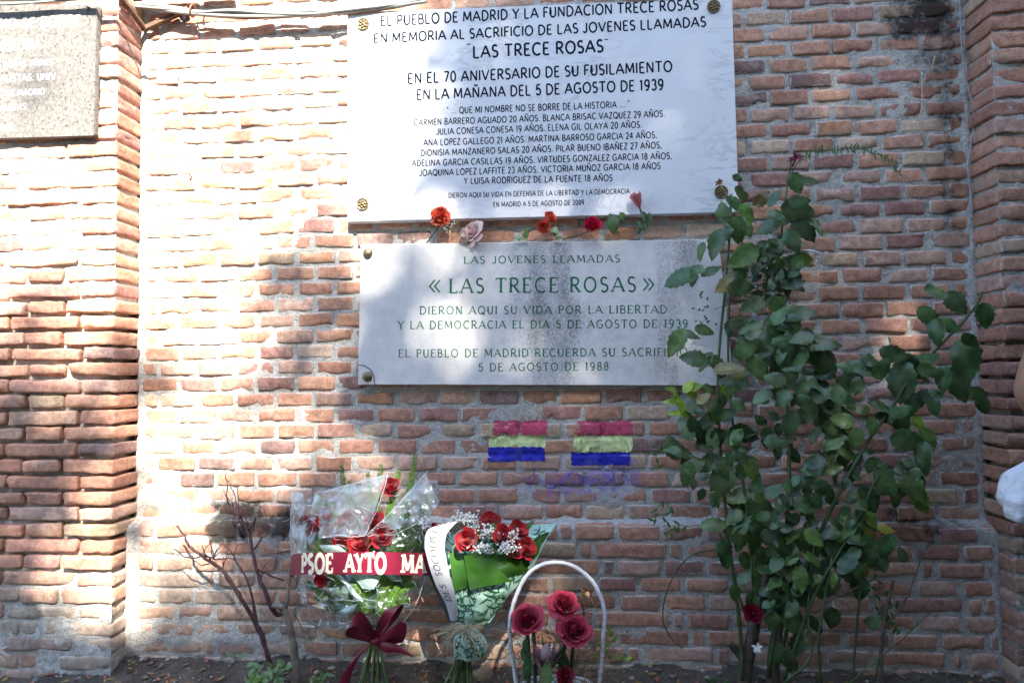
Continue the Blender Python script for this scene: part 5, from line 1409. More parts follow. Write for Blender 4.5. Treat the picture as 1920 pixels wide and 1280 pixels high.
# sash
P = smooth_path([at(*p) for p in ((552, 1063, -.17), (545, 1061, -.21), (552, 1058, -.26), (580, 1056, -.305), (640, 1055, -.335), (700, 1055, -.345), (760, 1056, -.335), (800, 1057, -.31), (812, 1057, -.28))], 8)
H = np.tile(np.array([.0, .06, 1.0])*.0325, (len(P), 1))
mb = MB(); strip(mb, P, H, 5); sash = mb.build('sash', M_BURG, b1)
mb = MB(); f, Ltot = on_path(P, H)
def s_at(px):
    best = min(range(len(P)), key=lambda i: (abs((960+FPX*np.dot(P[i]-EYEP, RGT)/np.dot(P[i]-EYEP, FWD))-px)) + (1e3 if P[i][1] > -.24 and px < 600 else 0))
    return np.linalg.norm(np.diff(P[:best+1], axis=0), axis=1).sum()
for txt, a, b_ in (('PSOE', 567, 628), ('AYTO', 650, 727), ('MA', 754, 796)):
    sa, sb = s_at(a), s_at(b_)
    letters(mb, txt, 'slab', lambda u, v, d: f(sa+u, v-.0262, d), sb-sa, .0525, lift=.0008, depth=.0008)
mb.build('text', M_BURGT, sash, False)
for z_ in (.0305, -.0305):
    pass
# bow
def bow_loop(mb, pts, w, wd=(.15, -.3, 1)):
    P = smooth_path([at(*p) for p in pts], 7); n = len(P); t = np.linspace(0, 1, n)
    W = np.array([nrm(np.array(wd))*w*(.35+.65*math.sin(math.pi*min(max(x, .02), .98))) for x in t]); strip(mb, P, W, 5, curl=.002)
mb = MB()
bow_loop(mb, [(706, 1200, -.33), (690, 1178, -.38), (672, 1160, -.395), (657, 1166, -.38), (656, 1178, -.36), (672, 1188, -.345), (703, 1201, -.335)], .030, (.45, -.25, .85))
bow_loop(mb, [(704, 1198, -.335), (716, 1170, -.365), (735, 1140, -.37), (742, 1140, -.345), (735, 1160, -.33), (708, 1198, -.33)], .028, (.9, -.2, .35))
bow_loop(mb, [(706, 1203, -.335), (730, 1188, -.375), (750, 1178, -.385), (760, 1188, -.37), (748, 1196, -.35), (708, 1205, -.335)], .026, (.25, -.3, .9))
bow = mb.build('bow', M_BURG, b1)
mb = MB(); P = smooth_path([at(*p) for p in ((702, 1204, -.335), (686, 1214, -.35), (664, 1238, -.36), (648, 1270, -.355), (638, 1310, -.35))], 6); strip(mb, P, np.array([nrm([.75, .1, .55])*.024*(.6+.5*t) for t in np.linspace(0, 1, len(P))]), 5, curl=.003)
P = smooth_path([at(*p) for p in ((708, 1205, -.335), (725, 1213, -.35), (748, 1216, -.36), (776, 1230, -.355))], 6); strip(mb, P, np.array([nrm([-.1, .1, 1])*.020*(.85-.75*t*t) for t in np.linspace(0, 1, len(P))]), 5, curl=.003)
mb.build('ribbon_tail', M_BURG, b1)
mb = MB(); blob(mb, at(705, 1202, -.34), (.014, .010, .013), 10, 8); mb.build('knot', M_BURG, bow)

# --- bouquet in a leaf wrap and printed paper
b2 = thing('bouquet', at(868, 1310, -.32), 'red rose bouquet in glossy leaves and mint printed paper with white lettered ribbon', 'bouquet')
mb = MB()
panel(mb, [(846, 1103, -.37), (1004, 1058, -.30), (908, 1172, -.335), (858, 1174, -.335)], 22, 20, .035, .006)
panel(mb, [(1032, 990, -.19), (1050, 976, -.18), (918, 1168, -.325), (902, 1168, -.335)], 8, 26, .006, .005)
panel(mb, [(1000, 1062, -.3), (1034, 992, -.2), (925, 1150, -.31), (906, 1170, -.33)], 10, 18, .0, .005)
panel(mb, [(768, 990, -.19), (1046, 982, -.16), (900, 1172, -.29), (852, 1172, -.29)], 20, 20, -.03, .005)
PB = BVHTree.FromPolygons(np.concatenate(mb.v).tolist(), mb.f)
M_PRINT = mat_simple('dark_green_leaf_print', (.025, .11, .05), .5, .2, 40, bstr=0)
def leaf_print(mb, tree_, lo, hi, n, L0):
    for _ in range(n):
        x, z = rnd.uniform(lo[0], hi[0]), rnd.uniform(lo[1], hi[1]); a = rnd.uniform(0, 6.28); k = rnd.uniform(-9, 9)*.05; P = []
        L = rnd.uniform(.5, 1.3)*L0
        for i in range(9):
            h = tree_.ray_cast(Vector((x, -1.2, z)), Vector((0, 1, 0)))
            if h[0] is None: break
            P.append((x, h[0].y-.0013, z)); a += k; x += L/9*math.cos(a); z += L/9*math.sin(a)
        if len(P) < 5: continue
        P = np.array(P); T3 = np.gradient(P, axis=0); Wv = np.stack([-T3[:, 2], 0*T3[:, 0], T3[:, 0]], 1); Wv /= (np.linalg.norm(Wv, axis=1)[:, None]+1e-9)
        w = rnd.uniform(.0010, .0030)*np.sin(np.linspace(.15, 3.0, len(P)))
        strip(mb, P, Wv*w[:, None], 2, 1)
pc, pd = at(760, 1180, -.3), at(1050, 975, -.3)
leaf_print(mb, PB, (pc[0], pc[2]), (pd[0], pd[2]), 620, .045)
mb.build('printed_paper', [M_MINT, M_PRINT], b2)
mb = MB(); panel(mb, [(766, 990, -.2), (790, 1018, -.27), (862, 1165, -.345), (842, 1168, -.33)], 8, 22, .0, .003); mb.build('shaded_wrap_edge', M_SHADEWRAP, b2)
mb = MB()
panel(mb, [(842, 1036, -.33), (998, 1036, -.29), (988, 1072, -.31), (850, 1108, -.375)], 22, 12, .045, .003)
panel(mb, [(868, 1036, -.36), (905, 1037, -.375), (960, 1090, -.365), (880, 1105, -.395)], 12, 12, .008, .004, 0, (1.15, 1.15, 1.1))
for px, py, a, L, W, Y, k in ((776, 1010, 75, .085, .036, -.24, 1.3), (782, 1025, 40, .05, .03, -.26, 1.3), (1004, 1028, 62, .085, .034, -.27, .8), (1012, 1012, 40, .08, .03, -.25, .7), (985, 1060, 75, .07, .03, -.3, .5)):
    p = at(px, py, Y); leaf(mb, p-scr(p, a)*L*.5, scr(p, a), [0, -1, .2], L, W, 0, (k, k, k), .15, .2)
mb.build('leaf_wrap', M_WRAPLEAF, b2)
for i, (px, py, r, Y, ax) in enumerate(((876, 1012, 23, -.36, (-.05, -.9, .35)), (919, 981, 23, -.28, (.1, -.6, .75)), (945, 1004, 22, -.33, (.15, -.8, .5)), (972, 995, 21, -.28, (.35, -.7, .55)), (985, 1027, 22, -.31, (.4, -.75, .4)), (811, 996, 17, -.27, (-.3, -.7, .5)), (966, 1030, 18, -.34, (.2, -.85, .4)), (900, 1000, 16, -.3, (0, -.7, .7)))):
    R = r*mpp(Y, px, py)*1.0; ax = nrm(ax); c = at(px, py, Y)-ax*R*.55
    mb = MB(); rose(mb, c, ax, R, .25, 200+i); sepal_base(mb, c, ax, R, 1, (1.2, 1.3, 1)); mb.build('rose', [M_RED, M_LEAF], b2)
mb, ms = MB(), MB()
for cx, cy, sx, sy, Y, n in ((870, 974, 26, 11, -.28, 260), (798, 985, 14, 12, -.27, 100), (948, 1026, 16, 10, -.355, 120), (912, 998, 16, 12, -.33, 80), (962, 1004, 12, 10, -.33, 60), (850, 985, 14, 12, -.29, 60), (905, 1026, 18, 7, -.37, 50)):
    for i in range(n):
        p = at(cx+rnd.gauss(0, sx*.55), cy+rnd.gauss(0, sy*.55), Y+rnd.uniform(-.025, .02)); blob(mb, p, rnd.uniform(.0022, .0042), 6, 4, 0, (rnd.uniform(.85, 1.1),)*3)
        if i % 4 == 0: tube(ms, [p, p+np.array([rnd.gauss(0, .012), .02, -.035])], .0006, 3)
mb.build('filler_florets', M_WHITEFL, b2); ms.build('filler_stems', M_STEM, b2)
mb = MB()
for i in range(24):
    px, py = rnd.uniform(850, 985), rnd.uniform(990, 1034); p = at(px, py, -.29+rnd.uniform(-.03, .03)); leaf(mb, p, nrm([rnd.gauss(0, 1), -.6, rnd.gauss(.3, .6)]), [0, -.8, .5], .045, .02, 0, (.8, 1, .8), .2)
mb.build('foliage', M_LEAF, b2)
mb = MB()
for i in range(26):
    a = rnd.uniform(-1, 1); tube(mb, smooth_path([at(868+a*8, 1170, -.31), at(872+a*10, 1215, -.315+rnd.uniform(-.02, .02)), at(862+a*48, 1320, -.33+rnd.uniform(-.05, .05))], 4), .0028, 5, 0, (rnd.uniform(.6, 1.5),)*3)
mb.build('stems', M_STEM, b2)
mb = MB()
cR = at(880, 1207, -.33); nu, nv = 28, 10; V = []
for i in range(nu):
    a = 2*math.pi*i/nu
    for j in range(nv):
        t = j/(nv-1); r = (.018+.032*math.sin(t*math.pi*.75))*(1+.16*math.sin(a*7)*t); V.append(cR+np.array([r*math.cos(a), r*.8*math.sin(a), .05-.085*t]))
mb.add(V, [(i*nv+j, ((i+1) % nu)*nv+j, ((i+1) % nu)*nv+j+1, i*nv+j+1) for i in range(nu) for j in range(nv-1)])
PB = BVHTree.FromPolygons(np.concatenate(mb.v).tolist(), mb.f)
leaf_print(mb, PB, (cR[0]-.05, cR[2]-.05), (cR[0]+.05, cR[2]+.05), 70, .03)
mb.build('paper_ruffle', [M_MINT, M_PRINT], b2)
mb = MB()
for i in range(60):
    c = at(864+rnd.uniform(-10, 22), 1172+rnd.uniform(-6, 8), -.375)
    e = at(rnd.choice((820, 830, 840, 850, 900, 880, 910))+rnd.gauss(0, 12), rnd.uniform(1180, 1242), -.39+rnd.uniform(-.02, .02))
    tube(mb, smooth_path([c, (c+e)/2+np.array([rnd.gauss(0, .006), -.015, .008]), e], 4), .0011, 4, 0, (rnd.uniform(.75, 1.25),)*3)
for i in range(8):
    z_ = rnd.uniform(-4, 6); tube(mb, smooth_path([at(846, 1172+z_, -.32), at(866, 1176+z_, -.38), at(900, 1174+z_, -.36), at(906, 1172+z_, -.32)], 4), .0013, 4)
mb.build('raffia', M_RAFFIA, b2)
P = smooth_path([at(*p) for p in ((862, 996, -.30), (850, 984, -.345), (834, 984, -.375), (819, 998, -.395), (815, 1025, -.405), (822, 1060, -.415), (833, 1096, -.41), (846, 1130, -.40), (851, 1162, -.385))], 8)
n = len(P); t = np.linspace(0, 1, n)
Wd = np.array([nrm(np.array([1, 0, .55-.55*min(1, x*3)+(.1 if x > .6 else 0)]))*np.interp(x, [0, .15, .3, .5, .75, 1], [.022, .028, .032, .029, .024, .010]) for x in t])
mb = MB(); strip(mb, P, Wd, 5, curl=.004); rib = mb.build('ribbon', M_RIBW, b2)
mb = MB(); Q = P[::-1].copy(); f2, L2 = on_path(Q, -Wd[::-1])
for txt, a, b_, h in (('SOCIALISTAS', .365, .775, .0175), ('DES', .16, .30, .0155)):
    letters(mb, txt, 'italic', lambda u, v, d: f2(a*L2+u, v-.004, d+.003), (b_-a)*L2, h, lift=.0016, depth=.0006, gap=.2)
mb.build('text', M_BLACKT, rib, False)

# --- basket with a tall white handle
bk = thing('flower_basket', at(1045, 1330, -.36), 'small basket with a tall white arched handle holding red foam roses and dried flowers', 'basket')
P = smooth_path([at(*p) for p in ((975, 1330, -.36), (967, 1274, -.36), (958, 1210, -.36), (956, 1167, -.36), (965, 1124, -.36), (985, 1082, -.36), (1012, 1060, -.36), (1045, 1054, -.36), (1077, 1062, -.36), (1106, 1084, -.36), (1125, 1115, -.36), (1134, 1151, -.36), (1131, 1190, -.36), (1126, 1260, -.36), (1118, 1330, -.36))], 6)
mb = MB(); r = np.array([.0062+.0006*math.sin(i*2.2) for i in range(len(P))])
tube(mb, P, r, 8, 0, (1, 1, 1), .0006); mb.build('handle', M_WICKER, bk)
cB = at(1046, 1330, -.36); cB[2] = 0; mb = MB()
for k in range(9):
    a = np.linspace(0, 2*math.pi, 40); rr = .085+.004*k+.004*np.sin(a*9+k*math.pi); tube(mb, np.stack([cB[0]+rr*np.cos(a), cB[1]+rr*.8*np.sin(a), 0*a+ground_z(cB[0], cB[1])+.006+.009*k], 1), .005, 6)
mb.build('wicker_body', M_WICKER, bk)
for i, (px, py, r_, Y, ax, k) in enumerate(((1057, 1132, 27, -.38, (.05, -.62, .78), 1), (988, 1161, 28, -.40, (-.15, -.64, .76), 1), (1075, 1180, 30, -.42, (.12, -.64, .76), 1), (1060, 1268, 21, -.45, (.05, -.8, .5), .8))):
    R = r_*mpp(Y, px, py)*.86; ax = nrm(ax); c = at(px, py, Y)-ax*R*.45
    mb = MB(); rose(mb, c, ax, R, .75 if i < 3 else .4, 300+i, 0, k, .7); sepal_base(mb, c, ax, R, 1, (.6, .9, .7)); mb.build('rose', [M_DKRED, M_LEAF], bk)
mb = MB()
for px, py, Y, b_ in ((988, 1175, -.39, (990, 1300)), (1060, 1150, -.37, (1048, 1300)), (1075, 1198, -.41, (1062, 1300)), (1000, 1185, -.4, (1002, 1300))):
    tube(mb, smooth_path([at(px, py, Y), at((px+b_[0])/2+3, (py+b_[1])/2, -.39), at(*b_, -.38)], 4), .0055, 7, 0, (.55, .9, .7))
mb.build('stems', M_GREENSTEM, bk)
mb = MB()
for px, py, a, L, W in ((978, 1215, -60, .06, .028), (992, 1230, -100, .07, .03), (1050, 1215, -70, .08, .03), (1062, 1225, -110, .07, .03), (985, 1195, -90, .05, .02), (1046, 1245, 80, .06, .025)):
    p = at(px, py, -.4); leaf(mb, p, scr(p, a)+[0, -.2, 0], [0, -1, .3], L, W, 0, (.55, .95, .75), .2)
mb.build('leaves', M_LEAF, bk)
c = at(1024, 1262, -.43); mb = MB()
for k in range(44):
    a = k*2.4; lay = k/44; sp = .25+.35*lay; d = nrm([math.cos(a)*sp, math.sin(a)*sp-.15, 1])
    leaf(mb, c+np.array([math.cos(a)*.012, math.sin(a)*.012, .02*rnd.random()]), d, [math.cos(a), math.sin(a)-.2, .1], rnd.uniform(.05, .085), .011, 0, (rnd.uniform(.7, 1.3),)*3, -.15, .3)
blob(mb, c+[0, 0, .045], (.018, .018, .035), 10, 8, 0, (1.3, 1.3, 1.4)); mb.build('protea', mat_simple('dried_protea', (.20, .115, .115), .8, .35, 80, bstr=0, tint=(.30, .24, .24)), bk)
mb = MB()
p = at(1022, 1262, -.46); leaf(mb, p-[0, 0, .04], [.1, -.1, 1], [0, -1, .1], .085, .04, 0, (2.6, 2.2, 2.6), .1); mb.build('pale_leaf', M_LEAF, bk)
mb = MB()
for i in range(320):
    px, py = (rnd.gauss(1105, 22), rnd.uniform(1190, 1290)) if i % 2 else (rnd.gauss(1010, 45), rnd.uniform(1170, 1290)); a = at(px, py, -.36+rnd.uniform(-.06, .03)); b_ = a+np.array([rnd.gauss(0, .028), rnd.gauss(0, .01), rnd.gauss(0, .024)])
    tube(mb, smooth_path([a, (a+b_)/2+np.array([rnd.gauss(0, .006), 0, rnd.gauss(0, .006)]), b_], 3), .0008, 4, 0, (rnd.uniform(.5, 1.3),)*3)
    if i % 2 and i % 3 == 0: blob(mb, b_, .003, 5, 4, 0, (.9, .7, .6))
mb.build('dried_stems', M_DRY, bk)
mb = MB(); tube(mb, smooth_path([at(1096, 1180, -.36), at(1094, 1140, -.36), at(1091, 1103, -.36)], 4), .002, 5, 0, (.5, .35, .3))
for i in range(26):
    t_ = i/25; p = at(1091+4*t_, 1104+70*t_, -.365); blob(mb, p+np.array([rnd.gauss(0, .0025), rnd.gauss(0, .002), 0]), .004, 5, 4, 0, (.55, .4, .3))
for i in range(8): leaf(mb, at(1103, 1108, -.36), nrm([rnd.gauss(0, 1), -.4, rnd.gauss(.1, .8)]), [0, -1, 0], .018, .010, 0, (.5, .12, .15) if i < 5 else (1.4, 1.5, 1.2), .5)
tube(mb, [at(1104, 1112, -.36), at(1120, 1150, -.36), at(1128, 1175, -.36)], .0008, 4)
mb.build('dried_spike', M_DRY, bk)
mb = MB()
for px, py in ((1142, 1184), (1146, 1192), (1148, 1203), (1144, 1210), (1131, 1212), (1128, 1220), (1139, 1228), (1142, 1234), (1108, 1186), (1104, 1192), (1165, 1234), (1172, 1236), (1160, 1238), (1120, 1232), (1124, 1240)):
    p = at(px, py, -.36); leaf(mb, p, scr(p, rnd.uniform(20, 160))+[0, -.3, 0], [0, -1, .3], .022, .014, 0, (3.4, 3.2, 1.2), .2)
tube(mb, smooth_path([at(1135, 1190, -.36), at(1150, 1215, -.35), at(1163, 1236, -.35), at(1160, 1290, -.36)], 4), .001, 4, 0, (2, 2, 1.5))
mb.build('yellow_green_sprig', M_LEAF, bk)

# --- white chrysanthemum entering at the left edge
ch = thing('chrysanthemum', at(-22, 1300, -.42), 'white chrysanthemum bloom at the left edge near the foot of the pilaster', 'flower')
c = at(-7, 1218, -.42); mb = MB()
for k in range(70):
    a = k*2.399; lay = k/70; d = nrm([math.cos(a)*(.25+lay), -1.05+lay*1.0, math.sin(a)*(.25+lay)]); leaf(mb, c, d, [0, -1, .2], .032+.022*lay, .0105, 0, (rnd.uniform(.9, 1.1),)*3, -.25, .4)
mb.build('flower_head', M_WHITEFL, ch)
mb = MB(); tube(mb, smooth_path([c, at(-20, 1260, -.40), at(-26, 1320, -.4)], 4), .003, 6); mb.build('stem', M_GREENSTEM, ch)

# ------------------------------------------------------------------ person at the right edge, bag; unseen greenery added to shade the wall
M_SKIN = mat_simple('skin', (.33, .19, .13), .5, .1, 40, 300, .15, .0006, .4)
M_SHIRT = mat_simple('dark_shirt', (.035, .04, .055), .85, .15, 30, 150, .3, .001)
M_TROUS = mat_simple('dark_trousers', (.03, .03, .036), .85, .15, 30, 150, .3, .001)
M_HAIR = mat_simple('dark_hair', (.03, .022, .018), .5, .3, 60, 200, .5, .002)
def skin_mesh(name, nodes, edges, m, parent, levels=2):
    me = bpy.data.meshes.new(name)
    me.from_pydata([n[0] for n in nodes], edges, [])
    o = bpy.data.objects.new(name, me); COL.objects.link(o)
    md = o.modifiers.new('skin', 'SKIN'); md.use_smooth_shade = True
    for i, n in enumerate(nodes):
        r = n[1]; me.skin_vertices[0].data[i].radius = (r, r) if np.isscalar(r) else r
    me.skin_vertices[0].data[0].use_root = True
    sd = o.modifiers.new('sub', 'SUBSURF'); sd.levels = levels; sd.render_levels = levels
    dg = bpy.context.evaluated_depsgraph_get()
    fin = bpy.data.meshes.new_from_object(o.evaluated_get(dg))
    bpy.data.objects.remove(o); bpy.data.meshes.remove(me)
    fin.name = name
    ca = fin.color_attributes.new('Col', 'FLOAT_COLOR', 'POINT'); ca.data.foreach_set('color', np.ones(len(fin.vertices)*4, dtype=np.float32))
    fin.materials.clear(); fin.materials.append(m)
    fin.polygons.foreach_set('use_smooth', np.full(len(fin.polygons), True))
    o = bpy.data.objects.new(name, fin); COL.objects.link(o)
    o.parent = parent
    if parent is not None: o.matrix_parent_inverse = Matrix.Translation(-world_loc(parent))
    return o
def person(base, elbow, hand, label, right_elbow=None, right_hand=None, h=1.66, face=(0, 1)):
    """standing adult facing the wall; left elbow and hand at the given places"""
    bx, by = base; s = h/1.66
    t = thing('person', (bx, by, 0), label, 'person')
    Z = lambda z: z*s
    sl, sr = np.array([bx-.175*s, by, Z(1.36)]), np.array([bx+.175*s, by, Z(1.36)])
    elbow = np.array(elbow) if elbow is not None else sl+[-.07, -.03, -.30*s]
    hand = np.array(hand) if hand is not None else elbow+[.03, .10, -.24*s]
    er = np.array(right_elbow) if right_elbow is not None else sr+[.05, -.02, -.30*s]
    hr = np.array(right_hand) if right_hand is not None else er+[-.03, .08, -.24*s]
    nd = []; ed = []
    def add(p, r, par=None):
        nd.append((tuple(float(x) for x in p), r)); i = len(nd)-1
        if par is not None: ed.append((par, i))
        return i
    pel = add((bx, by, Z(.93)), (.155*s, .11*s)); wst = add((bx, by, Z(1.08)), (.135*s, .095*s), pel); chs = add((bx, by, Z(1.25)), (.165*s, .11*s), wst); nb = add((bx, by, Z(1.40)), (.09*s, .075*s), chs)
    nk = add((bx, by+.015, Z(1.47)), .052*s, nb); hd0 = add((bx, by+.03, Z(1.525)), (.068*s, .08*s), nk); hd1 = add((bx, by+.03, Z(1.60)), (.078*s, .095*s), hd0); hd2 = add((bx, by+.015, Z(1.655)), .055*s, hd1)
    for S_, E_, H_ in ((sl, elbow, hand), (sr, er, hr)):
        a = add(S_, .062*s, nb); m1 = add((S_+E_)/2, .048*s, a); e = add(E_, .043*s, m1); m2 = add(E_*.6+H_*.4, .040*s, e); w = add(E_*.12+H_*.88, .027*s, m2)
        d = nrm(H_-E_); side = nrm(np.cross(d, [0, 0, 1])+np.array([1e-3, 0, 0])); pm = add(H_+d*.045, (.036, .018), w)
        for k, (o_, L) in enumerate(((-.028, .062), (-.010, .072), (.009, .068), (.027, .054))):
            k1 = H_+d*.085+side*o_; f1 = add(k1, .0095, pm); f2_ = add(k1+d*L*.5+np.array([0, 0, -.012]), .0088, f1); add(k1+d*L*.72+np.array([0, 0, -.036]), .0078, f2_)
        t1 = add(H_+d*.03-side*.036, .0105, pm); add(H_+d*.065-side*.052+np.array([0, 0, -.014]), .009, t1)
    for sg in (-1, 1):
        hp = add((bx+sg*.085*s, by, Z(.86)), .092*s, pel); kn = add((bx+sg*.09*s, by+.015, Z(.48)), .060*s, hp); cf = add((bx+sg*.092*s, by-.02, Z(.34)), .055*s, kn); an = add((bx+sg*.095*s, by-.02, Z(.09)), .040*s, cf); add((bx+sg*.10*s, by+.10, .035), (.045*s, .032*s), an)
    body = skin_mesh('body', nd, ed, M_SKIN, t)
    # face features grow out of the head
    fm = MB(); fc = np.array([bx, by+.03, Z(1.585)])
    blob(fm, fc+[0, .095*s, -.01], (.011, .018, .02), 8, 6)
    for sg in (-1, 1):
        blob(fm, fc+[sg*.03, .082*s, .018], (.012, .008, .008), 8, 6, 0, (1.3, 1.6, 1.9)); blob(fm, fc+[sg*.075*s, 0, -.005], (.010, .02, .03), 8, 6)
    blob(fm, fc+[0, .085*s, -.048], (.022, .008, .008), 8, 6, 0, (1.1, .6, .6)); fm.build('face', M_SKIN, t)
    hm = MB(); blob(hm, np.array([bx, by+.008, Z(1.625)]), (.094*s, .108*s, .085*s), 18, 12); blob(hm, np.array([bx, by-.05, Z(1.55)]), (.085*s, .06*s, .12*s), 16, 10); hm.build('hair', M_HAIR, t)
    # shirt with short sleeves, trousers, shoes
    nd, ed = [], []
    pz = add((bx, by, Z(.80)), (.188*s, .142*s)); p0 = add((bx, by, Z(.94)), (.186*s, .140*s), pz); p1 = add((bx, by, Z(1.09)), (.168*s, .126*s), p0); p2 = add((bx, by, Z(1.26)), (.192*s, .136*s), p1); p3 = add((bx, by, Z(1.405)), (.118*s, .10*s), p2); p4 = add((bx, by+.008, Z(1.45)), (.066*s, .066*s), p3)
    for S_, E_ in ((sl, elbow), (sr, er)):
        a = add(S_, .086*s, p3); b_ = add(S_*.55+E_*.45, .068*s, a); add(S_*.42+E_*.58, .066*s, b_)
    skin_mesh('shirt', nd, ed, M_SHIRT, t)
    nd, ed = [], []
    p0 = add((bx, by, Z(1.03)), (.160*s, .118*s)); p1 = add((bx, by, Z(.90)), (.174*s, .128*s), p0)
    for sg in (-1, 1):
        hp = add((bx+sg*.088*s, by, Z(.82)), .104*s, p1); kn = add((bx+sg*.092*s, by+.015, Z(.48)), .076*s, hp); an = add((bx+sg*.096*s, by-.01, Z(.10)), .062*s, kn)
    skin_mesh('trousers', nd, ed, M_TROUS, t)
    for sg in (-1, 1):
        m_ = MB(); blob(m_, (bx+sg*.10*s, by+.06, .045), (.055, .145, .05), 14, 8); m_.build('shoe', M_HAIR, t)
    return t
E_ = at(1928, 742, -.92)
W_ = at(1985, 775, -.70)
person((E_[0]+.30, -.98), E_+np.array([.012, 0, 0]), W_, 'person in dark clothes standing at the right edge, only a bare bent elbow in view', None, None, 1.64)
bg = thing('plastic_bag', at(1965, 985, -.66), 'white plastic bag hanging from the hand of the person at the right edge', 'bag')
def bag_mat():
    m, nt, b = nodes_of('white_plastic_film'); v = obj_coord(nt)
    b.inputs['Base Color'].default_value = (.72, .75, .78, 1); b.inputs['Roughness'].default_value = .28
    bump(nt, b, noise(nt, 24, 4, .6, v, .8), .9, .012); return m
mb = MB(); top = W_+np.array([.0, .03, -.02]); cb_ = at(1964, 915, -.66); nu, nv = 40, 26; V = []
for j in range(nv):
    t_ = j/(nv-1)
    for i in range(nu):
        a = 2*math.pi*i/nu; prof = np.interp(t_, [0, .12, .3, .6, .85, 1], [.018, .04, .085, .105, .09, .0])
        fold = 1+.14*math.sin(a*5+t_*3)*(1-t_)+.05*math.sin(a*9+t_*7)
        q = cb_+np.array([prof*fold*math.cos(a), prof*.6*fold*math.sin(a), .085-.185*t_]); V.append(q)
V = np.array(V); V += (.006*vnoise(V, 28, 3)+.003*vnoise(V, 70, 4))[:, None]*np.array([1, 1, .6])
mb.add(V, [(j*nu+i, j*nu+(i+1) % nu, (j+1)*nu+(i+1) % nu, (j+1)*nu+i) for j in range(nv-1) for i in range(nu)]); mb.build('sack', bag_mat(), bg)
mb = MB()
for sg in (-1, 1): strip(mb, smooth_path([cb_+[sg*.02, 0, .075], (cb_+top)/2+[sg*.025, 0, .02], top], 5), np.array([.012, .004, 0]), 3)
mb.build('handle', M_RIBW, bg)
# two onlookers left of the viewer: their shadows fall on the foot of the left pilaster
def under_shadow(px, py, Y, zhead):
    w = at(px, py, Y); t_ = (zhead-w[2])/SUNV[2]; p = w+SUNV*t_; return p[0], p[1]
q = under_shadow(30, 1150, -.147, 1.66); person(q, None, None, 'person in dark clothes out of the picture on the left, farther from the pilaster corner', None, None, 1.62)
q = under_shadow(240, 1222, -.06, 1.72); person((q[0]-.02, q[1]), None, None, 'person in dark clothes out of the picture on the left, nearer to the viewer', None, None, 1.62)

# unseen people added right of the viewer to keep the sky off the foot of the wall
for bx_, by_, lb in ((1.0, -2.75, 'nearest to the viewer'), (1.55, -2.35, 'nearer to the wall')):
    person((bx_, by_), None, None, 'unseen person in dark clothes added on the right to block sky light, '+lb, None, None, 1.7)

# unseen greenery added behind the viewer and at the right to cut sky light
M_SHADELEAF = mat_simple('shade_screen_leaf', (.03, .055, .022), .6, .3, 4, bstr=0)
def leaf_cloud(n, fn, size):
    P = np.array([fn() for _ in range(n)]); A = NR.normal(0, 1, (n, 3)); A /= np.linalg.norm(A, axis=1)[:, None]
    B3 = np.cross(A, NR.normal(0, 1, (n, 3))); B3 /= np.linalg.norm(B3, axis=1)[:, None]
    q = np.stack([P-A*size*.5, P+B3*size*.32, P+A*size*.5, P-B3*size*.32], 1)
    m = MB(); m.add(q.reshape(-1, 3), np.arange(n*4).reshape(-1, 4).tolist()); return m
hg = thing('shade_hedge', (1.5, -5.2, 0), 'tall dark clipped leaf screen added unseen behind the viewer to block the low sky', 'shade_hedge')
leaf_cloud(36000, lambda: (rnd.uniform(-6.5, 9), -5.2+rnd.gauss(0, .22), rnd.uniform(.0, 4.6)), .17).build('foliage', M_SHADELEAF, hg, False)
mb = MB()
for i in range(16): tube(mb, [(-6+i, -5.2, -.1), (-6+i+.05, -5.2, 1.4), (-6+i, -5.2, 4.3)], [.04, .03, .01], 6)
mb.build('stems', MAT_BARK, hg)
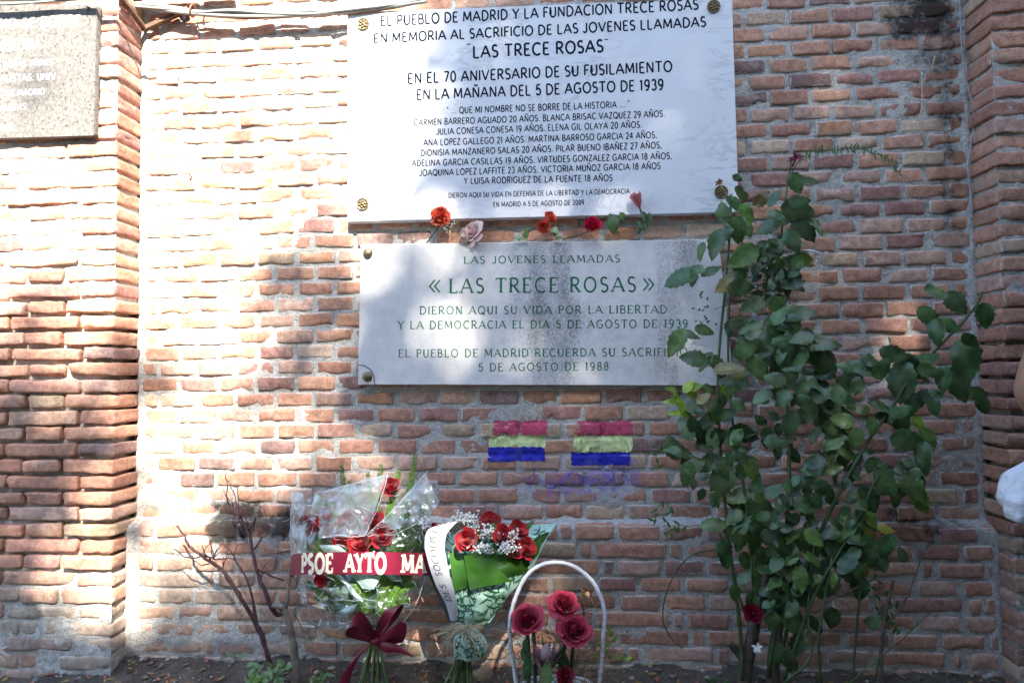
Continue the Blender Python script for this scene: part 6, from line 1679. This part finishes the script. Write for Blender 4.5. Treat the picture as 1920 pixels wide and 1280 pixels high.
sb = thing('shrub', (2.62, -1.15, 0), 'dense dark evergreen shrub added unseen beyond the right edge to darken the wall', 'shrub')
def sfn():
    while True:
        p = np.array([rnd.uniform(-1, 1), rnd.uniform(-1, 1), rnd.uniform(-1, 1)])
        if .25 < np.linalg.norm(p) < 1: return np.array([2.62, -1.15, 1.3])+p*np.array([1.2, 1.0, 1.6])
leaf_cloud(24000, sfn, .11).build('foliage', M_SHADELEAF, sb, False)
mb = MB()
for k in range(5): tube(mb, smooth_path([(2.62, -1.15, -.1), (2.62+.3*math.cos(k*1.3), -1.15+.3*math.sin(k*1.3), 1.0), (2.62+.8*math.cos(k*1.3), -1.15+.8*math.sin(k*1.3), 2.3)], 4), [.05, .035, .01], 7)
mb.build('stems', MAT_BARK, sb)

# litter on the dirt
mb = MB()
for i in range(800):
    x, y = rnd.uniform(-2.3, 1.7), -abs(rnd.gauss(0, .25))-.06; p = np.array([x, y, ground_z(x, y)+.004])
    leaf(mb, p, nrm([rnd.gauss(0, 1), rnd.gauss(0, 1), rnd.gauss(0, .15)]), [rnd.gauss(0, .3), rnd.gauss(0, .3), 1], rnd.uniform(.015, .04), rnd.uniform(.008, .02), 0, (rnd.uniform(.4, 1.2), rnd.uniform(.35, 1.0), rnd.uniform(.3, .9)), rnd.uniform(-.6, .6), n=4)
o = mb.build('leaf_litter', M_DRY, None); o['kind'] = 'stuff'; tag(o, 'dry leaf litter strewn over the dirt along the foot of the wall', 'litter')
mb = MB()
for i in range(700):
    x, y = rnd.uniform(-2.3, 1.7), -abs(rnd.gauss(0, .25))-.05; r = rnd.choice((.003, .004, .006, .01)); blob(mb, (x, y, ground_z(x, y)+r*.3), (r*rnd.uniform(.8, 1.4), r*rnd.uniform(.8, 1.3), r*.7), 6, 4, 0, (rnd.uniform(.6, 1.5),)*3)
o = mb.build('pebbles', mat_simple('pebble', (.26, .24, .21), .9, .3, 60, bstr=0), None); o['kind'] = 'stuff'; tag(o, 'small stones and mortar crumbs scattered on the dirt by the wall', 'pebbles')
